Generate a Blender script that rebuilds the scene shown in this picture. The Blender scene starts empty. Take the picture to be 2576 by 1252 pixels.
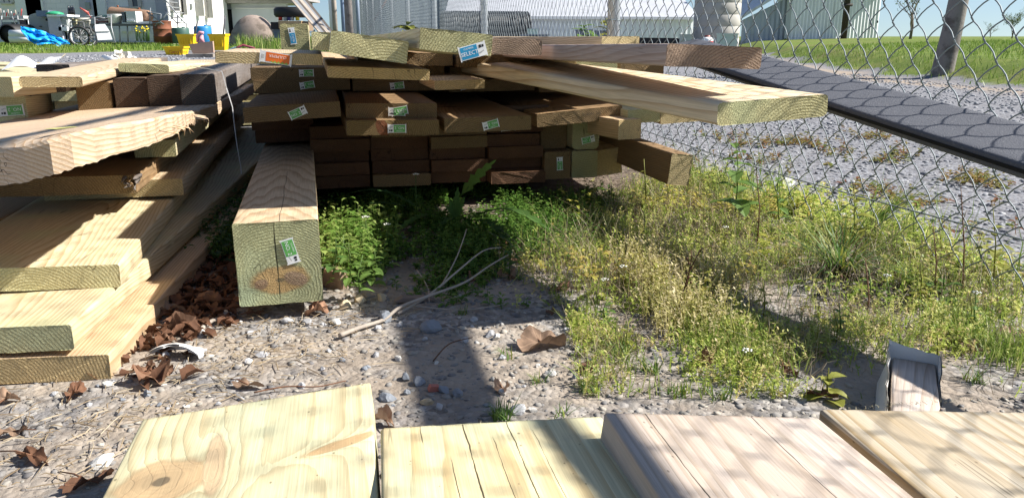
import bpy, bmesh, math, random
import numpy as np
from mathutils import Matrix, Vector, Euler, noise as mnoise
rad = math.radians
S = bpy.context.scene
COL = S.collection
random.seed(7)
RNG = np.random.default_rng(11)

# ------------------------------------------------------------------ camera, sky, sun, exposure
CAM_H, PITCH = 0.48, rad(15.07)
cam = bpy.data.cameras.new('camera')
cam.sensor_width = 36.0
cam.lens = 27.71
cam.clip_start, cam.clip_end = 0.02, 2000
camera = bpy.data.objects.new('camera', cam)
COL.objects.link(camera)
camera.location = (0, 0, CAM_H)
camera.rotation_euler = (math.pi / 2 - PITCH, 0, 0)
S.camera = camera

SUN = Vector((1.13, 0.05, 1.0)).normalized()
SUN_EL, SUN_AZ = math.asin(SUN.z), math.atan2(SUN.x, SUN.y)
world = bpy.data.worlds.new('World')
S.world = world
world.use_nodes = True
wn = world.node_tree
wn.nodes.clear()
sky = wn.nodes.new('ShaderNodeTexSky')
sky.sky_type = 'NISHITA'
sky.sun_disc = False
sky.sun_elevation, sky.sun_rotation = SUN_EL, SUN_AZ
sky.air_density, sky.dust_density, sky.ozone_density = 1.0, 0.5, 2.6
tcw = wn.nodes.new('ShaderNodeTexCoord')          # the haze-free blue starts right at the skyline
lift = wn.nodes.new('ShaderNodeVectorMath')
lift.inputs[1].default_value = (0, 0, .07)
nrm = wn.nodes.new('ShaderNodeVectorMath')
nrm.operation = 'NORMALIZE'
wn.links.new(tcw.outputs['Generated'], lift.inputs[0])
wn.links.new(lift.outputs[0], nrm.inputs[0])
wn.links.new(nrm.outputs[0], sky.inputs[0])
bg = wn.nodes.new('ShaderNodeBackground')
bg.inputs['Strength'].default_value = 0.062
wo = wn.nodes.new('ShaderNodeOutputWorld')
wn.links.new(sky.outputs[0], bg.inputs[0])
wn.links.new(bg.outputs[0], wo.inputs[0])
sl = bpy.data.lights.new('sun', 'SUN')
sl.energy = 5.0
sl.angle = rad(0.75)
sl.color = (1.0, 0.955, 0.88)
sun = bpy.data.objects.new('sun', sl)
COL.objects.link(sun)
sun.rotation_euler = SUN.to_track_quat('Z', 'Y').to_euler()
sun.location = SUN * 60
S.view_settings.view_transform = 'Standard'
S.view_settings.look = 'None'
S.view_settings.exposure = 1.06
S.view_settings.gamma = 1.0
S.view_settings.use_curve_mapping = False

# ------------------------------------------------------------------ measuring helpers (photo pixels at 2576 wide -> metres)
FPX = 1983.0
cP, sP = math.cos(PITCH), math.sin(PITCH)
def ray(px, py):
    u, v = (px - 1288) / FPX, (626 - py) / FPX
    return Vector((u, cP + v * sP, -sP + v * cP))
def G(px, py, z=0.0):
    r = ray(px, py)
    return Vector((0, 0, CAM_H)) + r * ((z - CAM_H) / r.z)
def at(px, py, Y):
    r = ray(px, py)
    return Vector((0, 0, CAM_H)) + r * (Y / r.y)

# ------------------------------------------------------------------ node helpers
class NG:
    def __init__(s, name):
        s.m = bpy.data.materials.new(name)
        s.m.use_nodes = True
        s.t = s.m.node_tree
        s.t.nodes.clear()
        s.out = s.t.nodes.new('ShaderNodeOutputMaterial')
    def n(s, typ, **kw):
        nd = s.t.nodes.new(typ)
        for k, v in kw.items():
            setattr(nd, k, v)
        return nd
    def set(s, sock, v):
        if isinstance(v, bpy.types.NodeSocket):
            s.t.links.new(v, sock)
        elif v is not None:
            if sock.type == 'RGBA' and not hasattr(v, '__len__'):
                v = (v, v, v, 1)
            elif sock.type == 'RGBA' and len(v) == 3:
                v = (*v, 1)
            elif sock.type == 'VECTOR' and not hasattr(v, '__len__'):
                v = (v, v, v)
            sock.default_value = v
    def math(s, op, a, b=None, c=None, clamp=False):
        nd = s.n('ShaderNodeMath', operation=op, use_clamp=clamp)
        s.set(nd.inputs[0], a)
        if b is not None: s.set(nd.inputs[1], b)
        if c is not None: s.set(nd.inputs[2], c)
        return nd.outputs[0]
    def vm(s, op, a, b=None):
        nd = s.n('ShaderNodeVectorMath', operation=op)
        s.set(nd.inputs[0], a)
        if b is not None: s.set(nd.inputs[1], b)
        return nd.outputs['Vector']
    def mix(s, f, a, b, mode='MIX'):
        nd = s.n('ShaderNodeMix', data_type='RGBA', blend_type=mode)
        s.set(nd.inputs[0], f)
        s.set(nd.inputs[6], a)
        s.set(nd.inputs[7], b)
        return nd.outputs[2]
    def noise(s, vec, scale, detail=2, rough=.5, dist=0, color=False):
        nd = s.n('ShaderNodeTexNoise')
        s.set(nd.inputs['Vector'], vec)
        s.set(nd.inputs['Scale'], scale)
        nd.inputs['Detail'].default_value = detail
        nd.inputs['Roughness'].default_value = rough
        nd.inputs['Distortion'].default_value = dist
        return nd.outputs['Color' if color else 'Fac']
    def voro(s, vec, scale, feature='F1', out='Distance', rand=1):
        nd = s.n('ShaderNodeTexVoronoi', feature=feature)
        s.set(nd.inputs['Vector'], vec)
        s.set(nd.inputs['Scale'], scale)
        nd.inputs['Randomness'].default_value = rand
        return nd.outputs[out]
    def ramp(s, f, stops, interp='LINEAR'):
        nd = s.n('ShaderNodeValToRGB')
        cr = nd.color_ramp
        cr.interpolation = interp
        while len(cr.elements) > 1: cr.elements.remove(cr.elements[-1])
        for i, (p, c) in enumerate(stops):
            e = cr.elements[0] if i == 0 else cr.elements.new(p)
            e.position = p
            c = (c, c, c) if not hasattr(c, '__len__') else c
            e.color = (*c[:3], 1)
        s.set(nd.inputs[0], f)
        return nd.outputs[0]
    def sstep(s, x, lo, hi):
        nd = s.n('ShaderNodeMapRange', interpolation_type='SMOOTHSTEP')
        s.set(nd.inputs[0], x)
        s.set(nd.inputs[1], lo); s.set(nd.inputs[2], hi)
        nd.inputs[3].default_value = 0; nd.inputs[4].default_value = 1
        return nd.outputs[0]
    def xyz(s, x, y, z):
        nd = s.n('ShaderNodeCombineXYZ')
        s.set(nd.inputs[0], x); s.set(nd.inputs[1], y); s.set(nd.inputs[2], z)
        return nd.outputs[0]
    def sep(s, v):
        nd = s.n('ShaderNodeSeparateXYZ')
        s.set(nd.inputs[0], v)
        return nd.outputs[0], nd.outputs[1], nd.outputs[2]
    def obj(s): return s.n('ShaderNodeTexCoord').outputs['Object']
    def pos(s): return s.n('ShaderNodeNewGeometry').outputs['Position']
    def rnd(s): return s.n('ShaderNodeObjectInfo').outputs['Random']
    def attr(s, name):
        nd = s.n('ShaderNodeAttribute', attribute_name=name)
        return nd.outputs['Fac']
    def bump(s, h, strength=.5, dist=.002):
        nd = s.n('ShaderNodeBump')
        nd.inputs['Strength'].default_value = strength
        nd.inputs['Distance'].default_value = dist
        s.set(nd.inputs['Height'], h)
        return nd.outputs[0]
    def done(s, col, rough=.7, normal=None, metal=0, spec=.4, trans=None, alpha=None):
        p = s.n('ShaderNodeBsdfPrincipled')
        s.set(p.inputs['Base Color'], col)
        s.set(p.inputs['Roughness'], rough)
        s.set(p.inputs['Metallic'], metal)
        s.set(p.inputs['Specular IOR Level'], spec)
        if normal is not None: s.t.links.new(normal, p.inputs['Normal'])
        sh = p.outputs[0]
        if trans:
            tr = s.n('ShaderNodeBsdfTranslucent')
            s.set(tr.inputs[0], trans[1])
            if normal is not None: s.t.links.new(normal, tr.inputs['Normal'])
            mx = s.n('ShaderNodeMixShader')
            mx.inputs[0].default_value = trans[0]
            s.t.links.new(sh, mx.inputs[1]); s.t.links.new(tr.outputs[0], mx.inputs[2])
            sh = mx.outputs[0]
        s.t.links.new(sh, s.out.inputs[0])
        return s.m

def plain(name, col, rough=.6, var=.15, scale=8, metal=0, spec=.4, bump=0, dirt=None, bscale=60):
    g = NG(name)
    p = g.obj()
    n = g.noise(p, scale, 4, .6)
    f = g.math('MULTIPLY_ADD', n, 2 * var, 1 - var)
    c = g.mix(1, col, g.xyz(f, f, f), 'MULTIPLY')
    if dirt:
        d = g.sstep(g.noise(g.vm('ADD', p, (3.1, 7.7, 1.2)), scale * .6, 5, .65), dirt[1], dirt[1] + .18)
        c = g.mix(d, c, dirt[0])
    nm = g.bump(g.noise(p, bscale, 4, .6), bump, .004) if bump else None
    return g.done(c, rough, nm, metal, spec)

# ------------------------------------------------------------------ wood
def wood(name, early, late, freq=210, tone=.22, end=False, green=None, weather=None, knots=(), cracks=(), check=.5, bumpk=1, tilt=.05, pith=None, contrast=1.0, rough=.75, wob=.036, specks=0, xt=0):
    """Solid growth-ring wood: rings round a pith axis along the length, so faces show cathedral grain and ends show arcs."""
    g = NG(name)
    p = g.obj()
    r0 = g.rnd()
    off = g.xyz(g.math('MULTIPLY', r0, 31.7), g.math('MULTIPLY', r0, 57.3), g.math('MULTIPLY', r0, 11.9))
    po = g.vm('ADD', p, off)
    x, y, z = g.sep(p)
    low = g.noise(g.vm('MULTIPLY', po, (6, 1.1, 6)), 1.0, 2, .5, color=True)
    lx, ly, lz = g.sep(low)
    if pith:
        pxx, pzz = pith
    else:
        pxx = g.math('MULTIPLY_ADD', g.math('FRACT', g.math('MULTIPLY', r0, 7.13)), .16, .02)
        pzz = g.math('MULTIPLY_ADD', g.math('FRACT', g.math('MULTIPLY', r0, 13.7)), -.11, -.012)
    tl = g.math('MULTIPLY', y, tilt)
    xs_ = g.math('MULTIPLY_ADD', y, xt, x) if xt else x
    X = g.math('ADD', g.math('SUBTRACT', xs_, pxx), g.math('MULTIPLY_ADD', lx, wob, -wob / 2))
    Z = g.math('ADD', g.math('ADD', g.math('SUBTRACT', z, pzz), tl), g.math('MULTIPLY_ADD', lz, wob, -wob / 2))
    rr = g.math('SQRT', g.math('ADD', g.math('MULTIPLY', X, X), g.math('MULTIPLY', Z, Z)))
    kcol = None
    for (ka, kb, kr, ks, kt, kc) in knots:           # centre, radii, tilt, colour
        a = g.math('SUBTRACT', x, ka)
        b = g.math('SUBTRACT', z if end else y, kb)
        ct, st = math.cos(kt), math.sin(kt)
        a2 = g.math('ADD', g.math('MULTIPLY', a, ct / kr), g.math('MULTIPLY', b, st / kr))
        b2 = g.math('ADD', g.math('MULTIPLY', a, -st / ks), g.math('MULTIPLY', b, ct / ks))
        wob = g.noise(po, 30, 3)
        d = g.math('ADD', g.math('SQRT', g.math('ADD', g.math('MULTIPLY', a2, a2), g.math('MULTIPLY', b2, b2))), g.math('MULTIPLY_ADD', wob, .5, -.25))
        infl = g.math('DIVIDE', .022, g.math('ADD', 1, g.math('POWER', d, 2.5)))
        rr = g.math('ADD', rr, infl)
        kk = g.math('MULTIPLY', g.sstep(d, 1.08, .80), .9)
        ring = g.math('FRACT', g.math('MULTIPLY', d, 5.5))
        kcl = g.mix(g.math('MULTIPLY', ring, .32), kc, [v * .66 for v in kc])
        kcl = g.mix(g.math('MULTIPLY', g.sstep(d, .78, .97), .7), kcl, [v * .55 for v in kc])
        if kr > .04: kcl = g.mix(g.math('MULTIPLY', g.sstep(d, .16, .09), .8), kcl, (.08, .06, .045))
        kcol = (kk, kcl) if kcol is None else (g.math('MAXIMUM', kcol[0], kk), g.mix(kk, kcol[1], kcl))
    jit = g.noise(g.vm('MULTIPLY', po, (1, .06, 1)), 26, 3, .55)
    ph = g.math('FRACT', g.math('ADD', g.math('MULTIPLY', rr, freq), g.math('MULTIPLY', jit, 1.6)))
    late_f = g.ramp(ph, [(0, .12), (.45, .18), (.78, .75), (.9, 1), (.97, .9), (1, .12)])
    late_f = g.math('MULTIPLY', late_f, g.math('MULTIPLY_ADD', g.noise(po, 5, 2), .9 * contrast, .45 * contrast), clamp=True)
    c = g.mix(late_f, early, late)
    fib = g.noise(g.vm('MULTIPLY', po, (1, .02 if not end else 1, 1)), 420, 3, .6)
    f = g.math('MULTIPLY_ADD', fib, .7, .65)
    tn = g.noise(g.vm('MULTIPLY', po, (1, .35, 1)), 7, 4, .6)
    f = g.math('MULTIPLY', f, g.math('MULTIPLY_ADD', tn, 2 * tone, 1 - tone))
    f = g.math('MULTIPLY', f, g.math('MULTIPLY_ADD', g.math('FRACT', g.math('MULTIPLY', r0, 3.77)), .26, .87))
    if green:
        gm = g.sstep(g.noise(g.vm('ADD', po, (5, 3, 9)), 9, 3), .46, .72)
        c = g.mix(g.math('MULTIPLY', gm, .6), c, green)
    if weather:
        wm = g.sstep(g.noise(g.vm('MULTIPLY', g.vm('ADD', po, (9, 1, 4)), (1, .12, 1)), 14, 5, .65), .38, .66)
        c = g.mix(g.math('MULTIPLY', wm, weather[1]), c, weather[0])
    c = g.mix(1, c, g.xyz(f, f, f), 'MULTIPLY')
    if kcol: c = g.mix(kcol[0], c, kcol[1])
    if specks:
        sv = g.math('ADD', g.voro(g.vm('MULTIPLY', po, (1, .6, 1)), 75), g.math('MULTIPLY', g.noise(po, 12, 3), .35))
        c = g.mix(g.math('MULTIPLY', g.sstep(sv, .26, .20), specks), c, [v * .3 for v in late])
        c = g.mix(g.math('MULTIPLY', g.sstep(g.noise(g.vm('ADD', po, (3, 8, 1)), 17, 6, .7), .56, .70), .35 * specks), c, (.40, .35, .28))
    h = g.math('MULTIPLY', late_f, .5)
    if end:
        torn = g.noise(g.vm('ADD', po, g.vm('MULTIPLY', g.xyz(lx, ly, lz), .01)), 330, 4, .62)
        sawl = g.noise(g.vm('MULTIPLY', po, (1.4, 1, 3.2)), 150, 3, .6, .6)
        h = g.math('ADD', g.math('MULTIPLY', late_f, .9), g.math('ADD', g.math('MULTIPLY', torn, 1.5), g.math('MULTIPLY', sawl, 1.4)))
        dk = g.sstep(torn, .62, .36)
        c = g.mix(g.math('MULTIPLY', dk, .28), c, [v * .45 for v in late])
        nm = g.bump(h, .6 * bumpk, .0026)
    else:
        h = g.math('ADD', h, g.math('MULTIPLY', fib, .6))
        nm = g.bump(h, .4 * bumpk, .0011)
    crk = None
    for (c0, cw, lo, hi) in cracks:                  # drying checks running with the grain
        along = z if end else y
        wv = g.math('MULTIPLY_ADD', g.noise(g.vm('MULTIPLY', po, (0, 1, 1)), 7, 4, .6), .011, c0 - .0055)
        dd = g.math('ABSOLUTE', g.math('SUBTRACT', x, wv))
        gate = g.math('MULTIPLY', g.sstep(along, lo, lo + .02), g.sstep(along, hi, hi - .02))
        wd = g.math('MULTIPLY', g.math('MULTIPLY', cw, gate), g.math('MULTIPLY_ADD', g.noise(g.vm('MULTIPLY', po, (0, 1, 1)), 30, 2), 1.6, .1))
        m_ = g.sstep(dd, wd, g.math('MULTIPLY', wd, .4))
        crk = m_ if crk is None else g.math('MAXIMUM', crk, m_)
    if check:
        nn = g.noise(g.vm('MULTIPLY', g.vm('ADD', po, (2, 6, 3)), (1, .018, 1) if not end else (1, 1, .22)), 34, 2, .4)
        ln = g.sstep(g.math('ABSOLUTE', g.math('SUBTRACT', nn, .5)), .008, .002)
        gate = g.sstep(g.noise(g.vm('ADD', po, (8, 1, 2)), 11, 2), .52, .62)
        ln = g.math('MULTIPLY', g.math('MULTIPLY', ln, gate), check)
        crk = ln if crk is None else g.math('MAXIMUM', crk, ln)
    if crk is not None:
        c = g.mix(crk, c, [v * .12 for v in late])
    return g.done(c, rough, nm, 0, .25)

def pair(name, e, l, ee, el, **kw):
    k2 = {k: kw[k] for k in ('freq', 'tone', 'contrast', 'pith') if k in kw}
    return (wood(name + '_face', e, l, **kw), wood(name + '_end', ee, el, end=True, green=kw.get('green'), check=.7, **k2))
GREEN = (.30, .36, .20)
W = {
    'fresh':  pair('fresh_pine', (.63, .54, .36), (.44, .33, .18), (.70, .65, .37), (.44, .37, .18), green=(.52, .54, .31)),
    'tan':    pair('tan_pine', (.57, .45, .31), (.40, .285, .165), (.62, .50, .28), (.40, .30, .14)),
    'honey':  pair('honey_pine', (.58, .425, .27), (.40, .265, .14), (.62, .47, .24), (.38, .26, .115), contrast=1.0),
    'greeny': pair('treated_pine', (.60, .53, .36), (.42, .33, .18), (.54, .50, .27), (.30, .26, .11), green=(.40, .44, .24)),
    'pink':   pair('weathered_pink_pine', (.50, .39, .33), (.34, .22, .16), (.38, .27, .19), (.19, .12, .08), weather=((.42, .37, .35), .7), contrast=.9),
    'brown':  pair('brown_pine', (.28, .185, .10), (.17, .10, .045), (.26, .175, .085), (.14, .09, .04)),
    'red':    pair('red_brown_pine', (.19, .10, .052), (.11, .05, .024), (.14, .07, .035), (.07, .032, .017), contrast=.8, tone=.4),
    'grey':   pair('old_grey_timber', (.17, .14, .12), (.08, .062, .05), (.13, .105, .085), (.04, .032, .026), weather=((.22, .20, .19), .6)),
    'dark':   pair('old_dark_timber', (.12, .08, .055), (.06, .036, .022), (.11, .07, .045), (.045, .026, .016)),
    'slab':   pair('split_slab', (.66, .50, .32), (.47, .27, .12), (.5, .36, .2), (.3, .18, .08), freq=150, weather=((.56, .50, .46), .6)),
    'white':  pair('painted_timber', (.60, .50, .42), (.44, .33, .25), (.66, .64, .60), (.5, .46, .40), weather=((.66, .63, .60), .7)),
}

# ------------------------------------------------------------------ mesh helpers
def setp(o, label=None, cat=None, group=None, kind=None):
    if label: o['label'] = label
    if cat: o['category'] = cat
    if group: o['group'] = group
    if kind: o['kind'] = kind
    return o
def link(name, me, parent=None, loc=None, rot=None):
    o = bpy.data.objects.new(name, me)
    COL.objects.link(o)
    if parent is not None: o.parent = parent
    if loc is not None: o.location = loc
    if rot is not None: o.rotation_euler = rot
    return o
class MB:
    """collects simple solids and links them as ONE mesh object"""
    def __init__(s): s.v, s.f, s.mi, s.sm = [], [], [], []
    def add(s, vs, fs, mi=0, smooth=False):
        o = len(s.v)
        s.v += [tuple(v) for v in vs]
        for f in fs:
            s.f.append(tuple(i + o for i in f)); s.mi.append(mi); s.sm.append(smooth)
        return s
    def box(s, c, d, M=None, mi=0, taper=1.0, b=0):
        hx, hy, hz = d[0] / 2, d[1] / 2, d[2] / 2
        vs = []
        for zz in (-1, 1):
            k = taper if zz > 0 else 1
            for xx, yy in ((-1, -1), (1, -1), (1, 1), (-1, 1)):
                vs.append(Vector((xx * hx * k, yy * hy * k, zz * hz)))
        if M is not None: vs = [M @ v for v in vs]
        vs = [v + Vector(c) for v in vs]
        return s.add(vs, [(3, 2, 1, 0), (4, 5, 6, 7), (0, 1, 5, 4), (1, 2, 6, 5), (2, 3, 7, 6), (3, 0, 4, 7)], mi)
    def tube(s, pts, r, n=8, mi=0, cap=True, smooth=True):
        pts = [Vector(p) for p in pts]
        rs = r if hasattr(r, '__len__') else [r] * len(pts)
        vs, fs = [], []
        ref = Vector((0.13, .31, .94)).normalized()
        for i, p in enumerate(pts):
            d = (pts[min(i + 1, len(pts) - 1)] - pts[max(i - 1, 0)]).normalized()
            if abs(d.dot(ref)) > .95: ref = Vector((.9, .3, .1)).normalized()
            a = d.cross(ref).normalized(); b = a.cross(d)
            for k in range(n):
                t = 2 * math.pi * k / n
                vs.append(p + (a * math.cos(t) + b * math.sin(t)) * rs[i])
        for i in range(len(pts) - 1):
            for k in range(n):
                k2 = (k + 1) % n
                fs.append((i * n + k, i * n + k2, (i + 1) * n + k2, (i + 1) * n + k))
        s.add(vs, fs, mi, smooth)
        if cap:
            o = len(s.v) - len(vs)
            s.f.append(tuple(o + k for k in reversed(range(n)))); s.mi.append(mi); s.sm.append(False)
            e = o + (len(pts) - 1) * n
            s.f.append(tuple(e + k for k in range(n))); s.mi.append(mi); s.sm.append(False)
        return s
    def lathe(s, prof, c=(0, 0, 0), n=20, mi=0, M=None, smooth=True):
        vs, fs = [], []
        for r, z in prof:
            for k in range(n):
                t = 2 * math.pi * k / n
                v = Vector((r * math.cos(t), r * math.sin(t), z))
                vs.append((M @ v if M is not None else v) + Vector(c))
        for i in range(len(prof) - 1):
            for k in range(n):
                k2 = (k + 1) % n
                fs.append((i * n + k, i * n + k2, (i + 1) * n + k2, (i + 1) * n + k))
        return s.add(vs, fs, mi, smooth)
    def prism(s, poly, y0, y1, mi=0, M=None):
        """polygon in x,z extruded along y"""
        n = len(poly)
        vs = [Vector((a, y0, b)) for a, b in poly] + [Vector((a, y1, b)) for a, b in poly]
        if M is not None: vs = [M @ v for v in vs]
        fs = [tuple(range(n)), tuple(reversed(range(n, 2 * n)))] + [((i + 1) % n, i, n + i, n + (i + 1) % n) for i in range(n)]
        return s.add(vs, fs, mi)
    def build(s, name, mats, parent=None, loc=None, rot=None):
        me = bpy.data.meshes.new(name)
        me.from_pydata(s.v, [], s.f)
        for m in (mats if isinstance(mats, (list, tuple)) else [mats]): me.materials.append(m)
        me.polygons.foreach_set('material_index', s.mi)
        me.polygons.foreach_set('use_smooth', s.sm)
        bm = bmesh.new(); bm.from_mesh(me); bmesh.ops.recalc_face_normals(bm, faces=bm.faces); bm.to_mesh(me); bm.free()
        me.update()
        return link(name, me, parent, loc, rot)
def mass(name, V, F, mat, tint=None, smooth=False, parent=None):
    """big mesh from numpy arrays, F of shape (n, 3)"""
    V = np.asarray(V, dtype=np.float32); F = np.asarray(F, dtype=np.int32)
    k = F.shape[1]
    me = bpy.data.meshes.new(name)
    me.vertices.add(len(V)); me.vertices.foreach_set('co', V.ravel())
    me.loops.add(F.size); me.loops.foreach_set('vertex_index', F.ravel())
    me.polygons.add(len(F)); me.polygons.foreach_set('loop_start', np.arange(0, F.size, k, dtype=np.int32))
    if smooth: me.polygons.foreach_set('use_smooth', np.ones(len(F), dtype=bool))
    if tint is not None:
        a = me.attributes.new('tint', 'FLOAT', 'POINT')
        a.data.foreach_set('value', np.asarray(tint, dtype=np.float32))
    me.materials.append(mat)
    me.update(calc_edges=True)
    return link(name, me, parent)
def empty(name, loc, rotz=0):
    o = bpy.data.objects.new(name, None)
    o.empty_display_size = .05
    COL.objects.link(o)
    o.location = loc; o.rotation_euler = (0, 0, rotz)
    return o

# ------------------------------------------------------------------ lumber
def rot_ypr(yaw, pit, rol):
    return Matrix.Rotation(-rad(yaw), 4, 'Z') @ Matrix.Rotation(rad(pit), 4, 'X') @ Matrix.Rotation(rad(rol), 4, 'Y')
def lumber_mesh(name, w, t, L, r=.003, seg=2, bow=0.0, far=False, slant=0.0, seed=0):
    """sawn board: rounded cross-section run along +y (or -y when far), ends closed with their own material"""
    sec = []
    for cx, cz, a0 in ((w - r, r, -90), (w - r, t - r, 0), (r, t - r, 90), (r, r, 180)):
        for k in range(seg + 1):
            a = rad(a0 + 90 * k / seg)
            sec.append((cx + r * math.cos(a), cz + r * math.sin(a)))
    full = []
    for q in range(len(sec)):                        # extra points along the flats let the edges wander
        a_, b_ = sec[q], sec[(q + 1) % len(sec)]
        full.append((*a_, q))
        d_ = math.hypot(b_[0] - a_[0], b_[1] - a_[1])
        for e_ in range(1, int(d_ / .011)): full.append((a_[0] + (b_[0] - a_[0]) * e_ / int(d_ / .011), a_[1] + (b_[1] - a_[1]) * e_ / int(d_ / .011), -1))
    sec = full
    n = len(sec)
    ns = max(4, int(L / .10))
    rn = random.Random(seed)
    ph = rn.uniform(0, 6)
    vs, fs, mi, sm = [], [], [], []
    ys = [0, .004] + [L * i / ns for i in range(1, ns + 1)]
    for j, yy in enumerate(ys):
        b = bow * math.sin(math.pi * yy / L) + .0012 * math.sin(yy * 3.1 + ph)
        bx = .0016 * math.sin(yy * 2.3 + ph * 2)
        for x, z, q in sec:
            je = rn.uniform(-.0007, .0012) if j == 0 else 0
            wx, wz = .0005 * mnoise.noise((x * 40, yy * 6, seed)), .0006 * mnoise.noise((x * 30 + 9, yy * 5, seed + z * 50))
            vs.append((x + bx + wx, (yy + je + slant * (x / w) * (1 if j < 2 else 0)) * (-1 if far else 1), z + b + wz))
    m = len(ys)
    for j in range(m - 1):
        for k in range(n):
            k2 = (k + 1) % n
            fs.append((j * n + k, j * n + k2, (j + 1) * n + k2, (j + 1) * n + k)); mi.append(0); sm.append(True)
    fs.append(tuple(reversed(range(n)))); mi.append(1); sm.append(False)
    fs.append(tuple(range((m - 1) * n, m * n))); mi.append(1); sm.append(False)
    me = bpy.data.meshes.new(name)
    me.from_pydata(vs, [], fs)
    me.polygons.foreach_set('material_index', mi)
    me.polygons.foreach_set('use_smooth', sm)
    bm = bmesh.new(); bm.from_mesh(me); bmesh.ops.recalc_face_normals(bm, faces=bm.faces); bm.to_mesh(me); bm.free()
    me.update()
    return me
LUM = {}
SEED = [0]
def board(name, label, p, w, t, L, ypr=(-13.5, 0, 0), wd='fresh', r=.0025, group=None, cat='board', bow=0, far=False, slant=0, seg=2):
    SEED[0] += 1
    me = lumber_mesh(name, w, t, L, r, seg, bow, far, slant, SEED[0])
    mats = wd if isinstance(wd, tuple) else W[wd]
    me.materials.append(mats[0]); me.materials.append(mats[1])
    o = link(name, me)
    o.matrix_world = Matrix.Translation(p) @ rot_ypr(*ypr)
    setp(o, label, cat, group)
    return o

# ------------------------------------------------------------------ ground
BANK = [(4.75, 3.0), (4.75, 7.3), (4.55, 9.9), (5.3, 15), (7.2, 25), (11, 40), (18, 70), (40, 160)]
def bank_x(Y):
    for (x0, y0), (x1, y1) in zip(BANK, BANK[1:]):
        if Y <= y1: return x0 + (x1 - x0) * max(0, (Y - y0)) / (y1 - y0)
    return 40
def fence_x(Y): return 1.27 - .2303 * Y
def ground_z(x, Y):
    """height of the yard: level near the lumber, rising gently to the left rear, with a grassy bank at the right"""
    z = 0.0
    if Y > 6: z += .0085 * (min(Y, 60) - 6) * (1 if x < 2 else max(0, 1 - (x - 2) / 3))
    e = x - bank_x(Y)
    if e > 0 and Y > 2:
        k = min(1, e / 1.0)
        z += .22 * k * k * (3 - 2 * k) + (.245 if Y < 400 else .2) * (1 - math.exp(-max(0, e - .4) / 5))
    return z
def nz(x, y, s): return mnoise.noise((x * s, y * s, 3.3))
def lin(a, b, n): return list(np.linspace(a, b, n, endpoint=False))
gx = lin(-260, -40, 12) + lin(-40, -12, 20) + lin(-12, -4, 26) + lin(-4, -1.6, 40) + lin(-1.6, 1.6, 110) + lin(1.6, 4, 40) + lin(4, 12, 54) + lin(12, 40, 28) + lin(40, 260, 12) + [260]
gy = lin(-6, .3, 12) + lin(.3, 2.6, 92) + lin(2.6, 6, 50) + lin(6, 14, 56) + lin(14, 40, 52) + lin(40, 110, 24) + lin(110, 900, 14) + [900]
gv, grs, drt, hum = [], [], [], []
for Y in gy:
    for x in gx:
        z = ground_z(x, Y)
        if -3 < x < 5 and Y < 8:
            near = 1 if Y < 4 else (8 - Y) / 4
            z += near * (.006 * nz(x, Y, 2.3) + .0035 * nz(x, Y, 7) + .0025 * nz(x, Y, 19))
        gv.append((x, Y, z))
        e = x - bank_x(Y) + .35 * nz(x, Y, .9)
        a = min(1, max(0, e / .5)) if Y > 2.5 else 0
        left = 0
        if x < fence_x(Y) - 1 and Y > 14:
            edge = 18.2 + 1.2 * nz(x, Y, .25) + 1.2 * max(0, x + 10.5)
            left = min(1, max(0, (Y - edge) / 1.0))
            left *= 1 if nz(x + 9, Y, .35) > -.38 else .35
        behind = min(1, max(0, (Y - 34) / 4)) if x > fence_x(Y) else 0
        grs.append(max(a, left, behind * .8))
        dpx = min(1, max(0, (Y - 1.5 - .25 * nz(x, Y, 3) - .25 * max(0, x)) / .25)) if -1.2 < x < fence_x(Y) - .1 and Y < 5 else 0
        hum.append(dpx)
        drt.append(min(1, max(0, 1 - abs(e + .3) / .45)) if Y > 3 else 0)
nxg = len(gx)
gf = [(j * nxg + i, j * nxg + i + 1, (j + 1) * nxg + i + 1, (j + 1) * nxg + i) for j in range(len(gy) - 1) for i in range(nxg - 1)]
gme = bpy.data.meshes.new('ground')
gme.from_pydata(gv, [], gf)
for nm_, dat in (('grass', grs), ('dirt', drt), ('humus', hum)):
    at_ = gme.attributes.new(nm_, 'FLOAT', 'POINT'); at_.data.foreach_set('value', dat)
gme.polygons.foreach_set('use_smooth', [True] * len(gf))
g = NG('gravel_and_soil')
p = g.pos()
soil = g.ramp(g.noise(p, 3.2, 5, .62), [(.3, (.235, .19, .15)), (.5, (.32, .27, .22)), (.7, (.39, .34, .285))])
peb = g.voro(p, 95, out='Color'); pr, pg_, pb = g.sep(peb)
pebc = g.ramp(pr, [(0, (.09, .085, .085)), (.35, (.20, .19, .18)), (.7, (.31, .295, .28)), (1, (.43, .41, .38))])
peb2 = g.voro(p, 38, out='Color'); qr, qg, qb = g.sep(peb2)
pebc2 = g.ramp(qr, [(0, (.12, .125, .14)), (.5, (.27, .265, .27)), (1, (.42, .41, .40))])
dv = g.voro(p, 95); dv2 = g.voro(p, 38)
near_mix = g.sstep(g.noise(g.vm('ADD', p, (4, 9, 0)), 4.5, 4, .6), .42, .62)
sx, sy, sz = g.sep(p)
fx = g.math('SUBTRACT', sx, g.math('MULTIPLY_ADD', sy, -.2303, 1.27))     # distance beyond the fence line
road = g.math('MAXIMUM', g.sstep(fx, -.05, .35), g.sstep(sy, 3.0, 4.2))
near_mix = g.math('MAXIMUM', near_mix, road)
gv1 = g.mix(g.sstep(pg_, .25, .5), pebc2, pebc)
col = g.mix(g.math('MULTIPLY', near_mix, .85), soil, gv1)
col = g.mix(g.math('MULTIPLY', g.sstep(dv, .55, .8), g.math('MULTIPLY', near_mix, .5)), col, (.2, .18, .16))
col = g.mix(road, col, g.mix(1, col, (.74, .79, .90), 'MULTIPLY'))
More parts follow.
